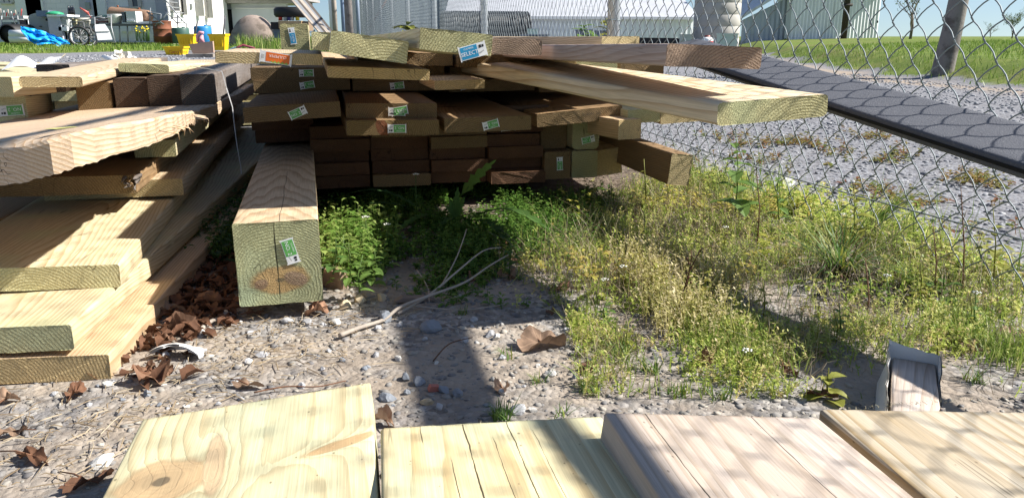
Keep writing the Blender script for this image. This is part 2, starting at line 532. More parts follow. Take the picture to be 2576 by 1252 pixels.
col = g.mix(g.math('MULTIPLY', g.attr('dirt'), .8), col, (.36, .28, .20))
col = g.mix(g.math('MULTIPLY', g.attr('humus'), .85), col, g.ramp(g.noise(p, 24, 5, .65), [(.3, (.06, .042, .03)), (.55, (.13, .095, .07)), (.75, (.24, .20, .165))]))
gcol = g.ramp(g.noise(g.vm('MULTIPLY', p, (1, 1, .2)), 2.1, 6, .7), [(.3, (.075, .11, .02)), (.5, (.12, .17, .03)), (.7, (.20, .215, .06))])
gcol = g.mix(g.sstep(g.noise(p, .35, 3), .52, .7), gcol, (.17, .16, .06))
gsh = g.sstep(g.math('ADD', g.attr('grass'), g.math('MULTIPLY_ADD', g.noise(p, 6, 3), .5, -.25)), .4, .6)
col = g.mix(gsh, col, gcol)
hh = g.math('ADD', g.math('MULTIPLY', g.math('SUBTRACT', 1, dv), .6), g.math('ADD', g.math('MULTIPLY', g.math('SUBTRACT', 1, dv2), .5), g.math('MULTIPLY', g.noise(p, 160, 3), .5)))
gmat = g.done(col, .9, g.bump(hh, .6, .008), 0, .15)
gme.materials.append(gmat)
gme.update()
setp(link('ground', gme), 'pale gravel and bare soil of the lumber yard with grass verges', kind='structure')

# ------------------------------------------------------------------ small print on lumber tags
TXT = {}
def text_mesh(body, size):
    key = (body, size)
    if key in TXT: return TXT[key]
    cu = bpy.data.curves.new('lettering', 'FONT')
    cu.body = body; cu.size = size; cu.align_x = 'CENTER'; cu.align_y = 'CENTER'
    cu.resolution_u = 2
    o = bpy.data.objects.new('lettering', cu)
    COL.objects.link(o)
    bpy.context.view_layer.update()
    me = bpy.data.meshes.new_from_object(o.evaluated_get(bpy.context.evaluated_depsgraph_get()))
    bpy.data.objects.remove(o); bpy.data.curves.remove(cu)
    me.name = 'lettering'
    TXT[key] = me
    return me
M_TAGW = plain('tag_white', (.82, .82, .80), .35, .04, 20)
M_TAGG = plain('tag_green', (.13, .42, .10), .4, .05, 20)
M_TAGB = plain('tag_blue', (.02, .27, .48), .4, .05, 20)
M_TAGO = plain('tag_orange', (.80, .17, .02), .4, .05, 20)
M_INK = plain('ink_black', (.02, .02, .02), .5, .05, 20)
M_INKW = plain('ink_white', (.85, .85, .83), .4, .03, 20)
M_LIME = plain('tag_lime', (.30, .45, .08), .4, .05, 20)
def put(me, name, mat, parent, M):
    me2 = me.copy()
    me2.materials.clear(); me2.materials.append(mat)
    o = link(name, me2, parent)
    o.matrix_local = M
    return o
def tag(bd, u, v, ang=0, kind='no2', tw=.044, th=.0235, curl=.0):
    """stapled end tag, its plane 1 mm in front of the board's end (end plane is y=0, facing -y)"""
    base = Matrix.Translation((u, -.0012, v)) @ Matrix.Rotation(math.pi / 2, 4, 'X') @ Matrix.Rotation(rad(ang), 4, 'Z')
    b = MB()
    nt = th * .12
    poly = [(-tw / 2, -th / 2), (-tw * .46, -th / 2), (-tw * .46, -th / 2 + nt * .5), (tw * .46, -th / 2 + nt * .5), (tw * .46, -th / 2), (tw / 2, -th / 2), (tw / 2, th / 2), (tw * .46, th / 2), (tw * .46, th / 2 - nt * .5), (-tw * .46, th / 2 - nt * .5), (-tw * .46, th / 2), (-tw / 2, th / 2)]
    b.v = []
    n = len(poly)
    b.add([(x, y, 0) for x, y in poly] + [(x, y, .0006) for x, y in poly], [tuple(reversed(range(n))), tuple(range(n, 2 * n))] + [(i, (i + 1) % n, n + (i + 1) % n, n + i) for i in range(n)])
    o = b.build('grade_tag', M_TAGW, bd)
    o.matrix_local = base
    e = .0009
    if kind == 'culpeper':
        put_box('tag_panel', M_TAGO, o, -tw * .06, -th * .02, tw * .74, th * .72, e)
        z = MB()
        zz = [(-.40, .40)] + [(-.40 + .06 * i, .22 if i % 2 else .36) for i in range(10)] + [(.14, .40)]
        z.add([(x * tw, y * th, .0013) for x, y in zz], [tuple(range(len(zz)))])
        z.build('zigzag_band', M_LIME, o)
        put(text_mesh('CULPEPER', th * .30), 'lettering', M_INKW, o, Matrix.Translation((-tw * .06, -th * .14, .0014)))
        put(text_mesh('|||||', th * .26), 'tag_mark', M_INK, o, Matrix.Translation((tw * .40, 0, .0014)) @ Matrix.Rotation(math.pi / 2, 4, 'Z'))
        return o
    big = {'no2': 'NO. 2', 'select': 'SELECT'}[kind]
    put_box('tag_panel', {'no2': M_TAGG, 'select': M_TAGB}[kind], o, -tw * .13, 0, tw * .62, th * .78, e)
    k = .40 if kind == 'no2' else .36
    put(text_mesh(big, th * k), 'lettering', M_INKW, o, Matrix.Translation((-tw * .13, -th * .08, .0014)))
    put(text_mesh('CULPEPER', th * .15), 'lettering', M_INKW, o, Matrix.Translation((-tw * .13, th * .24, .0014)))
    put_box('tag_mark', M_INK, o, tw * .29, th * .2, tw * .09, th * .2, e)
    put_box('tag_mark', M_INK, o, tw * .39, th * .2, tw * .07, th * .16, e)
    put(text_mesh('===', th * .22), 'tag_mark', M_INK, o, Matrix.Translation((tw * .30, -th * .18, .0014)) @ Matrix.Rotation(.3, 4, 'Z'))
    return o
def put_box(name, mat, parent, x, y, w, h, z):
    b = MB().add([(x - w / 2, y - h / 2, z), (x + w / 2, y - h / 2, z), (x + w / 2, y + h / 2, z), (x - w / 2, y + h / 2, z)], [(0, 1, 2, 3)])
    return b.build(name, mat, parent)

# ------------------------------------------------------------------ the lumber piles
B2, B4, B6, B8, B10, B12, DK = .038, .089, .14, .184, .235, .286, .0254
# --- middle pile: square post lying in front
W['post'] = (wood('post_face', (.64, .50, .33), (.42, .28, .16), cracks=[(.078, .0008, -.1, .55)], check=.4, contrast=.9),
             wood('post_end', (.54, .55, .31), (.34, .34, .17), freq=250, end=True, green=(.46, .56, .36), pith=(.075, .035), check=.8, contrast=1.15,
                  knots=[(.072, .044, .052, .026, .1, (.50, .31, .13)), (.040, .038, .013, .010, .3, (.30, .17, .11)), (.098, .044, .021, .013, -.3, (.32, .20, .14))],
                  cracks=[(.069, .0016, .0, .15)]))
post = board('square_post', 'thick square green-ended post jutting out in front of the middle pile', (-.469, 1.281, .031), B6, .146, 1.55, (-14, -.3, -.2), 'post', r=.003, cat='post')
tag(post, .092, .094, -76, 'no2', .0445, .024)

# --- lower stack, five courses of dark boards laid flat, seen end-on
AX = rad(13.7)
def on_row(u, d=0):     # a point u metres along the stack's front, d metres into it
    return Vector((-.572 + u * math.cos(AX) - d * math.sin(AX), 2.207 + u * math.sin(AX) + d * math.cos(AX), 0))
ordw = ['bottom', 'second', 'third', 'fourth', 'top']
colw = ['leftmost column beside the post', 'second column from the post', 'third column from the post', 'column next to the square timbers']
low = random.Random(3)
for c_ in range(4):
    for r_ in range(5):
        d = low.uniform(-.012, .03) + (.012 if c_ == 0 else 0) - (.03 if (c_ == 3 and r_ == 0) else 0)
        q = on_row(.004 + c_ * .1705 + low.uniform(-.003, .003) + (.006 if r_ == 4 else 0), d)
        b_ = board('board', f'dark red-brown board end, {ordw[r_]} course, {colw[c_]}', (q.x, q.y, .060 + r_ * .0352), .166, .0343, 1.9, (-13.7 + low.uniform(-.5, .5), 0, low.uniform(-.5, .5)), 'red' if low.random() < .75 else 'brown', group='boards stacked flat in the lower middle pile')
        if c_ == 3 and r_ == 4: tag(b_, .06, .017, 183)
# square timbers beside it
sq = [(.692, .061, 'lower left square timber with an upright green tag in the two by two block', 1, .084), (.779, .061, 'lower right square timber, plain yellowish, in the two by two block', 0, .084),
      (.690, .147, 'upper left square timber with rounded dark end in the two by two block', 0, .087), (.779, .147, 'upper right square timber with rounded end and tilted green tag', 2, .087)]
for i, (u, z, lb, tg, sz) in enumerate(sq):
    q = on_row(u, .0 if i != 2 else .05)
    b_ = board('square_timber', lb, (q.x, q.y, z), sz - .002, sz - .001 if i < 2 else .09, 1.8, (-14, 0, 0), 'brown' if i in (0, 2) else 'greeny', r=.003 if i < 2 else .014, seg=3, group='square timbers in the middle pile', cat='timber')
    if tg == 1: tag(b_, .046, .046, 92, tw=.040, th=.021)
    if tg == 2: tag(b_, .048, .030, 12, tw=.042, th=.022)
q = on_row(.866, .02)
board('square_timber', 'orange-brown timber end at the right foot of the middle pile, split corner in sun', (q.x, q.y, .060), .084, .08, 1.8, (-15, 0, -6), 'honey', group='square timbers in the middle pile', cat='timber')
board('square_timber', 'square timber jutting out low at the right of the pile above weeds', (.415, 2.085, .098), .062, .084, 1.7, (-13.8, .4, 6), (W['brown'][0], W['tan'][1]), cat='timber')  # brown face and tan end put the shaded side and sunlit end into colour
board('wood_spacer', 'short orange block standing on edge between the boards at the right', (.30, 2.24, .196), .075, .056, .6, (-24, 0, 0), 'honey', cat='wood block')
# runners under the stack
for k, d in enumerate((.45, 1.35)):
    a = on_row(-.03, d)
    o = board('support_runner', ['nearer', 'farther'][k] + ' cross runner in the dark beneath the middle pile', (a.x, a.y, -.004), .089, .060, 1.05, (90 - 13.7, 0, 0), 'dark', cat='runner')
# boards that rest on the post, left of the stack
a = Vector((-.742, 2.285, 0))
board('board', 'reddish board resting directly on the square post at its back', (a.x, a.y, .181), .172, .036, 1.5, (-13.7, 0, -1), 'red', group='red boards over the post')
board('board', 'upper reddish board of the two above the post', (a.x - .006, a.y - .01, .218), .172, .036, 1.5, (-14.2, 0, -1), 'red', group='red boards over the post')
board('wood_spacer', 'thin dark sticker laid across the red boards', (-.78, 2.35, .255), .04, .019, .9, (80, 0, -2), 'dark', cat='wood strip')
# middle layer jutting forward
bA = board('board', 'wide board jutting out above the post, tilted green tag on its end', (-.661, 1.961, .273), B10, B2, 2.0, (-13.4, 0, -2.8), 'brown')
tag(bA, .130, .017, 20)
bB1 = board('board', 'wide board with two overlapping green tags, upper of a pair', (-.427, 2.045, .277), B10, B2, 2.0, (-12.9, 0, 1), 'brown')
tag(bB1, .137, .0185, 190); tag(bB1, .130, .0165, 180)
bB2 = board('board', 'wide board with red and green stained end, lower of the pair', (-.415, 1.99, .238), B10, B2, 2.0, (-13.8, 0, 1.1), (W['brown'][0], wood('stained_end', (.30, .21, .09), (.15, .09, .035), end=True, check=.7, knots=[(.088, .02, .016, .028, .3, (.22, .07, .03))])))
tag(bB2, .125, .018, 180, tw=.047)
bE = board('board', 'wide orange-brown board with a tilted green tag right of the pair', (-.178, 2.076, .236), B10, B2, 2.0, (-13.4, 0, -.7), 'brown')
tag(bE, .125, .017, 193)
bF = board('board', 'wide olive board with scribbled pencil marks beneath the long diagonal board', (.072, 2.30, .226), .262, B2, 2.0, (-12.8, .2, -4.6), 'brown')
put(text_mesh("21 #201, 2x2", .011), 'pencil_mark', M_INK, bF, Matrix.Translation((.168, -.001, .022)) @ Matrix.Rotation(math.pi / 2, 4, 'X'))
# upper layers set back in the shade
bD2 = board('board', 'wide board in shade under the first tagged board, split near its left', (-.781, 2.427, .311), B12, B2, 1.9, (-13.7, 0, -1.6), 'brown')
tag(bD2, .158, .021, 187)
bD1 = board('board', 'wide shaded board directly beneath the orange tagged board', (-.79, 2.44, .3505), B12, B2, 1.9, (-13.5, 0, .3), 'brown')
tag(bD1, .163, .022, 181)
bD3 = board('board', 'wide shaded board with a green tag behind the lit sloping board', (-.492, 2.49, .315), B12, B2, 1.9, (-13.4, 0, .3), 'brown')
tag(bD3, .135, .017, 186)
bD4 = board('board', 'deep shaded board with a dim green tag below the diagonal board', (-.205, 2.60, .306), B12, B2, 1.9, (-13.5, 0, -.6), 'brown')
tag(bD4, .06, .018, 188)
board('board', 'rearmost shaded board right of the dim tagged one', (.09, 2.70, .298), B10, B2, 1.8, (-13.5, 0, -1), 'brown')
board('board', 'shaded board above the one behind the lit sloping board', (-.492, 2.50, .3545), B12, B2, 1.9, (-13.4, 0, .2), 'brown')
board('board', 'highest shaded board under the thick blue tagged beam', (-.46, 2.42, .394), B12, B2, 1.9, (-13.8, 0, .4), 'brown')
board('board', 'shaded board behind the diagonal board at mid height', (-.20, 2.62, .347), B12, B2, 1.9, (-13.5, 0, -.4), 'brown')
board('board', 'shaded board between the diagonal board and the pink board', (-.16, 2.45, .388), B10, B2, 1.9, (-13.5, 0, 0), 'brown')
board('deck_board', 'thin reddish board tucked under the long diagonal board', (-.212, 2.20, .338), B6, DK, 1.9, (-13.6, 0, -1), 'honey')
board('board', 'dark-sided board with pale green end under the pink board', (.185, 2.33, .372), .125, B2, 1.8, (-14, .1, 0), 'greeny')
board('board', 'dark brown board end right of the pale green end under the pink board', (.325, 2.42, .366), B6, B2, 1.8, (-14, .1, 2), 'brown')
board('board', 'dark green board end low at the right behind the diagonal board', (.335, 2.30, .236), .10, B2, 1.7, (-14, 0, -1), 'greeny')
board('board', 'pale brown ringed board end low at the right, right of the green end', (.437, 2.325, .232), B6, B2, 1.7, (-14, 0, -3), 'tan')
# top layer
bC1 = board('wide_plank', 'thin wide plank with the orange tag on its end', (-.671, 1.827, .423), B10, DK, .52, (-13.5, 0, 1.7), 'tan')
tag(bC1, .133, .013, 172, 'culpeper', .071, .0285)
bC2 = board('square_timber', 'short upright-looking square timber end with the vertical blue tag', (-.742, 2.62, .4315), B4, B4, .35, (-13.6, 0, .1), 'greeny', r=.006, seg=3, cat='timber')
tag(bC2, .036, .05, 97, 'select', .052, .022)
bC3 = board('wide_plank', 'thin sunlit plank jutting forward below the tilted beam', (-.425, 1.851, .388), B10, DK, 1.9, (-13.6, 0, 2.3), 'honey')
bC4 = board('board', 'short tilted green-ended board on top of the pile, no tag', (-.315, 1.406, .453), .134, .0385, 1.25, (-12.9, -.1, 8.4), 'greeny')
board('board', 'pale yellow board end peeping out left behind the tilted board', (-.43, 1.74, .452), .10, B2, 1.0, (-13, 0, 3), 'fresh')
bC5 = board('board', 'board on top of the pile with the bright blue tag on its end', (-.163, 1.415, .459), .129, .037, 1.5, (-13.6, -.6, 5.6), 'greeny')
tag(bC5, .096, .005, 20, 'select', .050, .027)
board('board', 'brown rounded board end right of the bright blue tag', (-.05, 1.93, .438), .125, B2, 1.6, (-13.6, 0, 2), 'pink', r=.008, seg=3)
board('board', 'weathered pinkish board across the top right of the pile', (0.254, 1.336, 0.4313), .1757, .0363, 2.1, (-13.9, -.5, 2.2), 'pink', r=.005, seg=3)
board('board', 'low board end standing behind the pink board near the fence post', (.27, 2.45, .450), B6, .03, 1.0, (-28, 0, 0), 'tan')
bC8 = board('board', 'long diagonal board jutting far forward at the right of the pile', (0.3311, 1.276, 0.3414), .2186, .0372, 2.3, (-20.2, 1, -2.3), (wood('diagonal_face', (.66, .56, .40), (.45, .32, .19), freq=90, contrast=1.0, check=.15), W['greeny'][1]), r=.008, seg=3)
bk = board('black_deck_board', 'black grained composite board leaning down along the fence', (.842, .72, .232), B6, DK, 1.85, (-12.2, 5.9, -10.7), (plain('composite_top', (.085, .09, .108), .75, .22, 260, bump=.5, bscale=420, dirt=((.19, .19, .195), .56)), plain('composite_end', (.03, .03, .033), .8)), r=.006, seg=3)
gm_ = MB()
for side, xx in ((-1, -.0006), (1, B6 + .0006)):
    gm_.box((xx, .92, DK * .5), (.0016, 1.8, .006))
gm_.build('edge_groove', plain('groove_black', (.006, .006, .007), .9), bk)

# --- left pile
w7 = board('board', 'bottom board of the left pile with coarse brown end', (-.862, 1.011, .006), B12, B2, 2.6, (-8.5, -.1, 1), 'honey')
w6 = board('board', 'second board from the bottom of the left pile with knot on its side', (-.905, 1.008, .050), B12, B2, 2.6, (-8.0, -.1, .3), 'fresh', r=.004)
w5 = board('board', 'third board up in the left pile, broad sunlit pale green face', (-.916, 1.156, .095), B12, B2, 2.6, (-14.0, 0, 1.9), 'fresh', r=.004)
for k in range(3):
    board('board', ['bottom', 'middle', 'upper'][k] + ' board at the far left side of the left pile', (-1.22 - .01 * k, 1.02 + .06 * k, .004 + .044 * k), B12, B2, 2.4, (-10, 0, 0), 'tan', group='boards at the hidden side of the left pile')
board('board', 'board end showing right of the splintered dark board', (-1.02, 1.69, .134), B12, B2, 2.2, (-13.5, 0, 0), 'tan')
bL4 = board('board', 'dark board with a splintered corner above the green-topped board', (-1.05, 1.532, .171), B12, B2, 2.2, (-13.5, .1, .8), 'brown')
sp4 = random.Random(12)
for k in range(9):
    b_ = MB(); x_, z_ = B12 - .004 + sp4.uniform(-.018, .006), sp4.uniform(.004, .036)
    b_.tube([(x_, .03, z_), (x_ + sp4.uniform(-.003, .006), -.004, z_ + sp4.uniform(-.004, .003)), (x_ + sp4.uniform(-.006, .012), -.014 - .014 * sp4.random(), z_ + sp4.uniform(-.008, .004))], [.006, .0045, .0006], 5)
    b_.build('splinter', W['grey'][0] if k % 3 else W['brown'][0], bL4)
board('board', 'small board end half in sun below the split slab', (-.866, 1.80, .211), B4, B2, 2.0, (-13.9, 0, 0), 'greeny')
board('board', 'board hidden under the split slab at the left', (-1.15, 1.70, .208), B10, B2, 2.0, (-13.5, 0, 0), 'brown')
# split slab: irregular outline with a torn near end and a ragged lower edge, lifted toward the near end
sb = MB()
out = [(-.95, 1.02, .325, .036), (-.80, .985, .333, .037), (-.604, .92, .348, .038), (-.55, .887, .360, .039), (-.52, .886, .368, .039), (-.503, .90, .373, .039), (-.498, .94, .374, .039), (-.513, 1.03, .371, .038), (-.54, 1.17, .3615, .038), (-.585, 1.36, .351, .036), (-.65, 1.58, .335, .030), (-.70, 1.74, .322, .024), (-.735, 1.84, .315, .034), (-.77, 1.96, .306, .022), (-.80, 2.05, .298, .034), (-.83, 2.12, .295, .026), (-.85, 2.28, .293, .034), (-.90, 2.5, .293, .030), (-.95, 2.8, .293, .037), (-1.06, 3.3, .293, .037)]
inn = [(-1.12, 1.10, .300), (-1.14, 1.2, .296), (-1.16, 1.3, .290), (-1.17, 1.34, .286), (-1.175, 1.36, .282), (-1.18, 1.39, .279), (-1.185, 1.42, .276)] + [(-1.22 - .025 * k, 1.45 + .155 * k, .268) for k in range(14)]
fine, fin2 = [], []
for k_, (a_, b_) in enumerate(zip(out, out[1:])):
    for k in range(6):
        f = k / 6
        fine.append([a_[q] + (b_[q] - a_[q]) * f for q in range(4)]); fin2.append([inn[k_][q] + (inn[k_ + 1][q] - inn[k_][q]) * f for q in range(3)])
fine.append(list(out[-1])); fin2.append(list(inn[-1]))
rs_ = random.Random(5)
vs, fs = [], []
for i, ((x, y, z, t), (u, v, w)) in enumerate(zip(fine, fin2)):
    rag = rs_.uniform(-.0045, .0045) if y > 1.5 else rs_.uniform(-.0012, .0012)
    e = .005 * mnoise.noise((y * 9, 1, 2)) if y > 1.3 else 0
    r_ = .0025
    for f in (1, .55, .25, .06): vs.append((x + (u - x) * f, y + (v - y) * f, z + (w - z) * f))
    vs += [(x + (u - x) * .008, y + (v - y) * .008, z - .0006), (x + e * .5, y, z - .004), (x + e, y, z - t * .5), (x + e * .3, y, z - t + rag), (x + (u - x) * .05, y + (v - y) * .05, z - t - .001 + rag), (u, v, w - .038)]
n9 = 10
for i in range(len(fine) - 1):
    for k in range(n9):
        k2 = (k + 1) % n9
        fs.append((i * n9 + k, i * n9 + k2, (i + 1) * n9 + k2, (i + 1) * n9 + k))
sb.add(vs, fs)
sb.f += [tuple(reversed(range(n9))), tuple(range((len(fine) - 1) * n9, len(fine) * n9))]; sb.mi += [0, 0]; sb.sm += [False, False]
slab = sb.build('split_slab', wood('slab_wood', (.66, .52, .38), (.48, .31, .17), freq=190, tilt=.03, xt=.25, pith=(-.37, .20), wob=.022, contrast=1.0, check=.9, bumpk=1.6))
setp(slab, 'broad split slab with a torn ragged edge across the left pile', 'slab')
for k in range(9):
    yy = rs_.uniform(.95, 1.9); q_ = min(out[4:], key=lambda o_: abs(o_[1] - yy)); xx, zz = q_[0], q_[2] - q_[3]; sp_ = MB()
    sp_.tube([(xx - .006, yy, zz + .016), (xx + .010, yy + .03, zz + .008), (xx + .006, yy + rs_.uniform(.03, .06), zz - .004)], [.0015, .0011, .0004], 4)
    sp_.build('splinter', W['slab'][0], slab)
pt = MB().add([(0, 0, .0008), (.05, .01, .0008), (.05, .016, .0008), (0, .016, .0008)], [(0, 1, 2, 3)]).add([(0, 0, 0), (.05, .01, 0), (.05, .016, 0), (0, .016, 0)], [(3, 2, 1, 0)])
o = pt.build('paper_slip', plain('yellow_paper', (.62, .58, .20), .6), loc=(-.53, .92, .3755), rot=(0, rad(3), rad(80)))
setp(o, 'narrow yellow paper slip lying on the split slab', 'paper slip')
# row of old square timbers on the slab
tim = [(-1.227, 2.26, 'brown old square timber with clear rings, leftmost of the row under the deck boards', 'brown', .272),
       (-1.130, 2.28, 'dark old square timber, second in the row under the deck boards', 'dark', .279),
       (-1.035, 2.285, 'darkest old square timber, third in the row under the deck boards', 'dark', .286),
       (-.937, 2.27, 'sunlit grey weathered square timber, right end of the row', 'grey', .292)]
for x_, y_, lb, wd_, z_ in tim:
    board('square_timber', lb, (x_, y_, z_), .089, .086, 1.7, (-13.4, 0, 0), wd_, r=.006, seg=3, group='old square timbers on the left pile', cat='timber')
board('deck_board', 'rounded-edge deck board lying over the old timbers, nearer to the left', (-1.196, 1.952, .362), B6, DK, 1.2, (-14.6, .6, .8), 'tan', r=.007, seg=4)
board('deck_board', 'rounded-edge deck board on the old timbers, right of the other one', (-1.152, 2.36, .3795), .138, DK, 1.5, (-13.3, -1.3, 2.8), 'greeny', r=.007, seg=4)
board('board', 'gnarled old timber end under the left deck board', (-1.30, 2.20, .330), .07, .022, 1.0, (-16, 0, 0), 'grey', r=.006, seg=3)
board('board', 'cracked old brown board behind the left deck board', (-1.62, 2.75, .352), .11, .036, 1.0, (-5, 0, 0), 'grey', r=.004)
bM1 = board('board', 'short yellow board with a green tag at the far left of the left pile', (-1.435, 2.10, .268), .14, .058, .21, (-13, 0, 0), 'fresh')
tag(bM1, .105, .022, 183, tw=.06, th=.031)
board('board', 'yellow board on top of the short tagged board at the left edge', (-1.52, 2.05, .331), .255, .05, .32, (3, 0, 0), 'fresh')
board('wood_spacer', 'thin grey sticker between the two yellow boards at the left', (-1.48, 2.12, .327), .20, .0035, .22, (-4, 0, 0), 'grey', cat='wood strip')
# pale boards farther back at the left
k_ = 0
for (px, py, Y, w_, L_, yw, wd_, lb) in [(60, 188, 3.0, .28, 1.6, -38, 'fresh', 'pale yellow board lying behind the left pile under the white strip'), (300, 168, 3.6, .30, 1.3, -70, 'fresh', 'pale yellow board crosswise behind the cracked brown board'),
                                  (372, 167, 3.0, .285, .9, -14, 'tan', 'peach board lying flat behind the deck boards at the left'), (420, 163, 3.9, .235, .8, -18, 'pink', 'pale board farther back pointing to the white rubble')]:
    q = at(px, py, Y)
    board('board', lb, (q.x, q.y, q.z - .038), w_, .038, L_, (yw, 0, 0), wd_)
for k, (x_, y_, sx_, sy_, zt) in enumerate([(-2.25, 3.4, 1.5, 1.3, .30), (-2.2, 4.8, 1.6, 1.2, .30), (-2.6, 6.3, 1.7, 1.2, .22)]):
    e_ = empty('lumber_bundle', (x_, y_, ground_z(x_, y_)), rad(14))
    setp(e_, ['nearest', 'middle', 'farthest'][k] + ' low bundle of pale boards standing behind the left pile', 'lumber bundle')
    nr = int(zt / .042)
    for r_ in range(nr):
        for c_ in range(5):
            me = lumber_mesh('board', sx_ / 5 - .006, .038, sy_, .002, 1, 0, False, 0, r_ * 7 + c_)
            for m_ in W['fresh' if (r_ + c_) % 3 else 'tan']: me.materials.append(m_)
            link('board', me, e_, (-sx_ / 2 + c_ * sx_ / 5, -sy_ / 2 + low.uniform(-.02, .02), .01 + r_ * .041))
# white plastic strap round the left pile
st = MB()
pts = [at(478, 166, 2.75), at(548, 181, 2.42) + Vector((.012, 0, .002)), at(570, 222, 2.42), at(585, 270, 2.38), at(590, 320, 2.36), at(597, 372, 2.34), at(606, 420, 2.34), at(608, 455, 2.32)]
for a_, b_ in zip(pts, pts[1:]):
    d = (b_ - a_).normalized(); w_ = Vector((.25, -.97, 0)).cross(d).normalized() * .0012
    nn_ = d.cross(w_).normalized() * .0008
    st.add([a_ - w_, a_ + w_, b_ + w_, b_ - w_, a_ - w_ + nn_, a_ + w_ + nn_, b_ + w_ + nn_, b_ - w_ + nn_], [(0, 1, 2, 3), (7, 6, 5, 4), (0, 4, 5, 1), (3, 2, 6, 7), (0, 3, 7, 4), (1, 5, 6, 2)])
M_WPL = plain('white_plastic', (.80, .80, .80), .4, .06, 10)
setp(st.build('plastic_strap', M_WPL), 'thin white plastic strap over the side of the left pile', 'strap')

# --- foreground boards, their far ends in view
W['big_knot'] = (wood('big_knot_face', (.70, .65, .41), (.55, .45, .26), freq=120, contrast=.95, tone=.10, green=(.58, .62, .42), check=.15, bumpk=1.1, pith=(.16, -.10), tilt=.03, wob=.014, specks=.7,
                      knots=[(.052, -.142, .047, .043, .2, (.50, .345, .19)), (.098, -.128, .011, .062, .10, (.56, .41, .25)), (.219, -.130, .040, .009, .35, (.52, .34, .17))]), W['fresh'][1])
W['checked'] = (wood('checked_face', (.68, .60, .37), (.52, .39, .20), freq=80, contrast=1.0, tone=.13, green=(.55, .60, .40), check=.4, wob=.014, tilt=.02, specks=.7,
                     cracks=[(.042, .0007, -.05, .1), (.086, .0012, -.5, .1), (.132, .0009, -.5, .1), (.112, .0006, -.5, -.03), (.066, .0007, -.5, -.07), (.155, .0005, -.22, -.02)]), W['fresh'][1])
W['pinkboard'] = (wood('pink_board_face', (.42, .35, .29), (.31, .24, .18), wob=.016, freq=100, specks=.6, contrast=1.0, tone=.14, weather=((.43, .375, .34), .6), check=.4, tilt=.02, cracks=[(.045, .0009, -.5, .02), (.16, .0008, -.5, .02)]), W['pink'][1])
W['striped'] = (wood('striped_face', (.50, .43, .32), (.34, .245, .13), wob=.014, freq=85, specks=.6, contrast=1.2, tone=.14, check=.5, tilt=.015, weather=((.48, .44, .37), .4)), W['tan'][1])
board('board', 'foreground board with a big brown knot, leftmost of four', (-.406, .791, .034), .25, .038, 1.5, (-11.4, .7, -5), 'big_knot', far=True)
board('board', 'foreground board with drying cracks and a soft shadow band, second from left', (-.136, .728, .054), B10, B2, 1.5, (-9.7, -4.4, 1.5), 'checked', far=True, r=.004)
board('board', 'foreground weathered pinkish board, third from left', (.086, .71, .083), B10, B2, 1.5, (-10, -.4, 6.6), 'pinkboard', far=True)
board('board', 'foreground striped tan board, rightmost of four', (.337, .783, .050), B12, B2, 1.5, (-9.4, 0, 0), 'striped', far=True, slant=.058)
board('support_runner', 'cross runner beneath the four foreground boards', (-.45, .52, 0), .089, .032, 1.2, (90, 0, 0), 'tan', cat='runner')
board('board', 'board hidden under the pinkish foreground board', (.11, .64, .050), B8, .034, 1.4, (-10, -.4, 4), 'tan', far=True)
# torn fibres along the saw-cut far edges of the foreground boards and the post
fr = random.Random(31)
def fibres(bd, w_, t_, sg, n):
    b_ = MB()
    for _ in range(n):
        x_ = fr.uniform(.002, w_ - .002); z_ = t_ + fr.uniform(-.004, .0006); l_ = fr.uniform(.0015, .006)
        p0 = Vector((x_, -sg * .001, z_)); d_ = Vector((fr.uniform(-.8, .8), sg, fr.uniform(-.2, .6))).normalized()
        s__ = Vector((.00035, 0, 0)); up_ = Vector((0, 0, .0003))
        b_.add([p0 - s__, p0 + s__, p0 + up_, p0 + d_ * l_], [(0, 1, 3), (1, 2, 3), (2, 0, 3)])
    setp(b_.build('cut_fibres', W['fresh'][0], bd), kind='stuff')
for o_ in [o for o in COL.objects if str(o.get('label', '')).startswith('foreground')]: fibres(o_, .24, .038, 1, 150)
fibres(post, .138, .146, -1, 90)
# peeling white block behind the foreground boards
wn_, wf_ = G(2302, 1040, .045), G(2296, 905, .045)
ax = math.atan2(wf_.x - wn_.x, wf_.y - wn_.y); Lb = (wf_ - wn_).length + .03
blk = empty('painted_block', (wn_.x, wn_.y, 0), -ax)
setp(blk, 'block of wood with peeling white paint standing behind the striped board', 'wood block')
me = lumber_mesh('core', .054, .042, Lb, .003, 2, 0, False, 0, 5)
for m_ in W['white']: me.materials.append(m_)
link('core', me, blk, (-.027, -.03, .003))
pl = MB()
rq = random.Random(8)
for x0, sgn in ((-.0275, -1), (.0275, 1)):
    vs = []
    for k in range(13):
        f = k / 12; y = -.03 + Lb * f
        zt = (.046 + .020 * max(0, f - .55) / .45) * (1 if sgn < 0 else .9) + rq.uniform(-.002, .002) + (.008 * math.sin(f * 9) if sgn > 0 else 0)
        vs += [(x0 + sgn * (.012 if sgn < 0 else .003), y, 0), (x0 + sgn * .003, y, zt * .55), (x0 + sgn * (.002 + rq.uniform(-.001, .003)), y, zt)]
    fs = [(k * 3 + j_, k * 3 + 3 + j_, k * 3 + 4 + j_, k * 3 + 1 + j_) for k in range(12) for j_ in range(2)]
    pl.add(vs, fs)
    pl.add([(a + sgn * .0015, b_, c + .0003) for a, b_, c in vs], [tuple(reversed(f)) for f in fs])
vs = []
for k in range(9):
    x = -.032 + .064 * k / 8
    vs += [(x, Lb - .028, .0), (x, Lb - .030, .068 - .012 * k / 8 + rq.uniform(-.0015, .0015))]
fs = [(2 * k, 2 * k + 2, 2 * k + 3, 2 * k + 1) for k in range(8)]
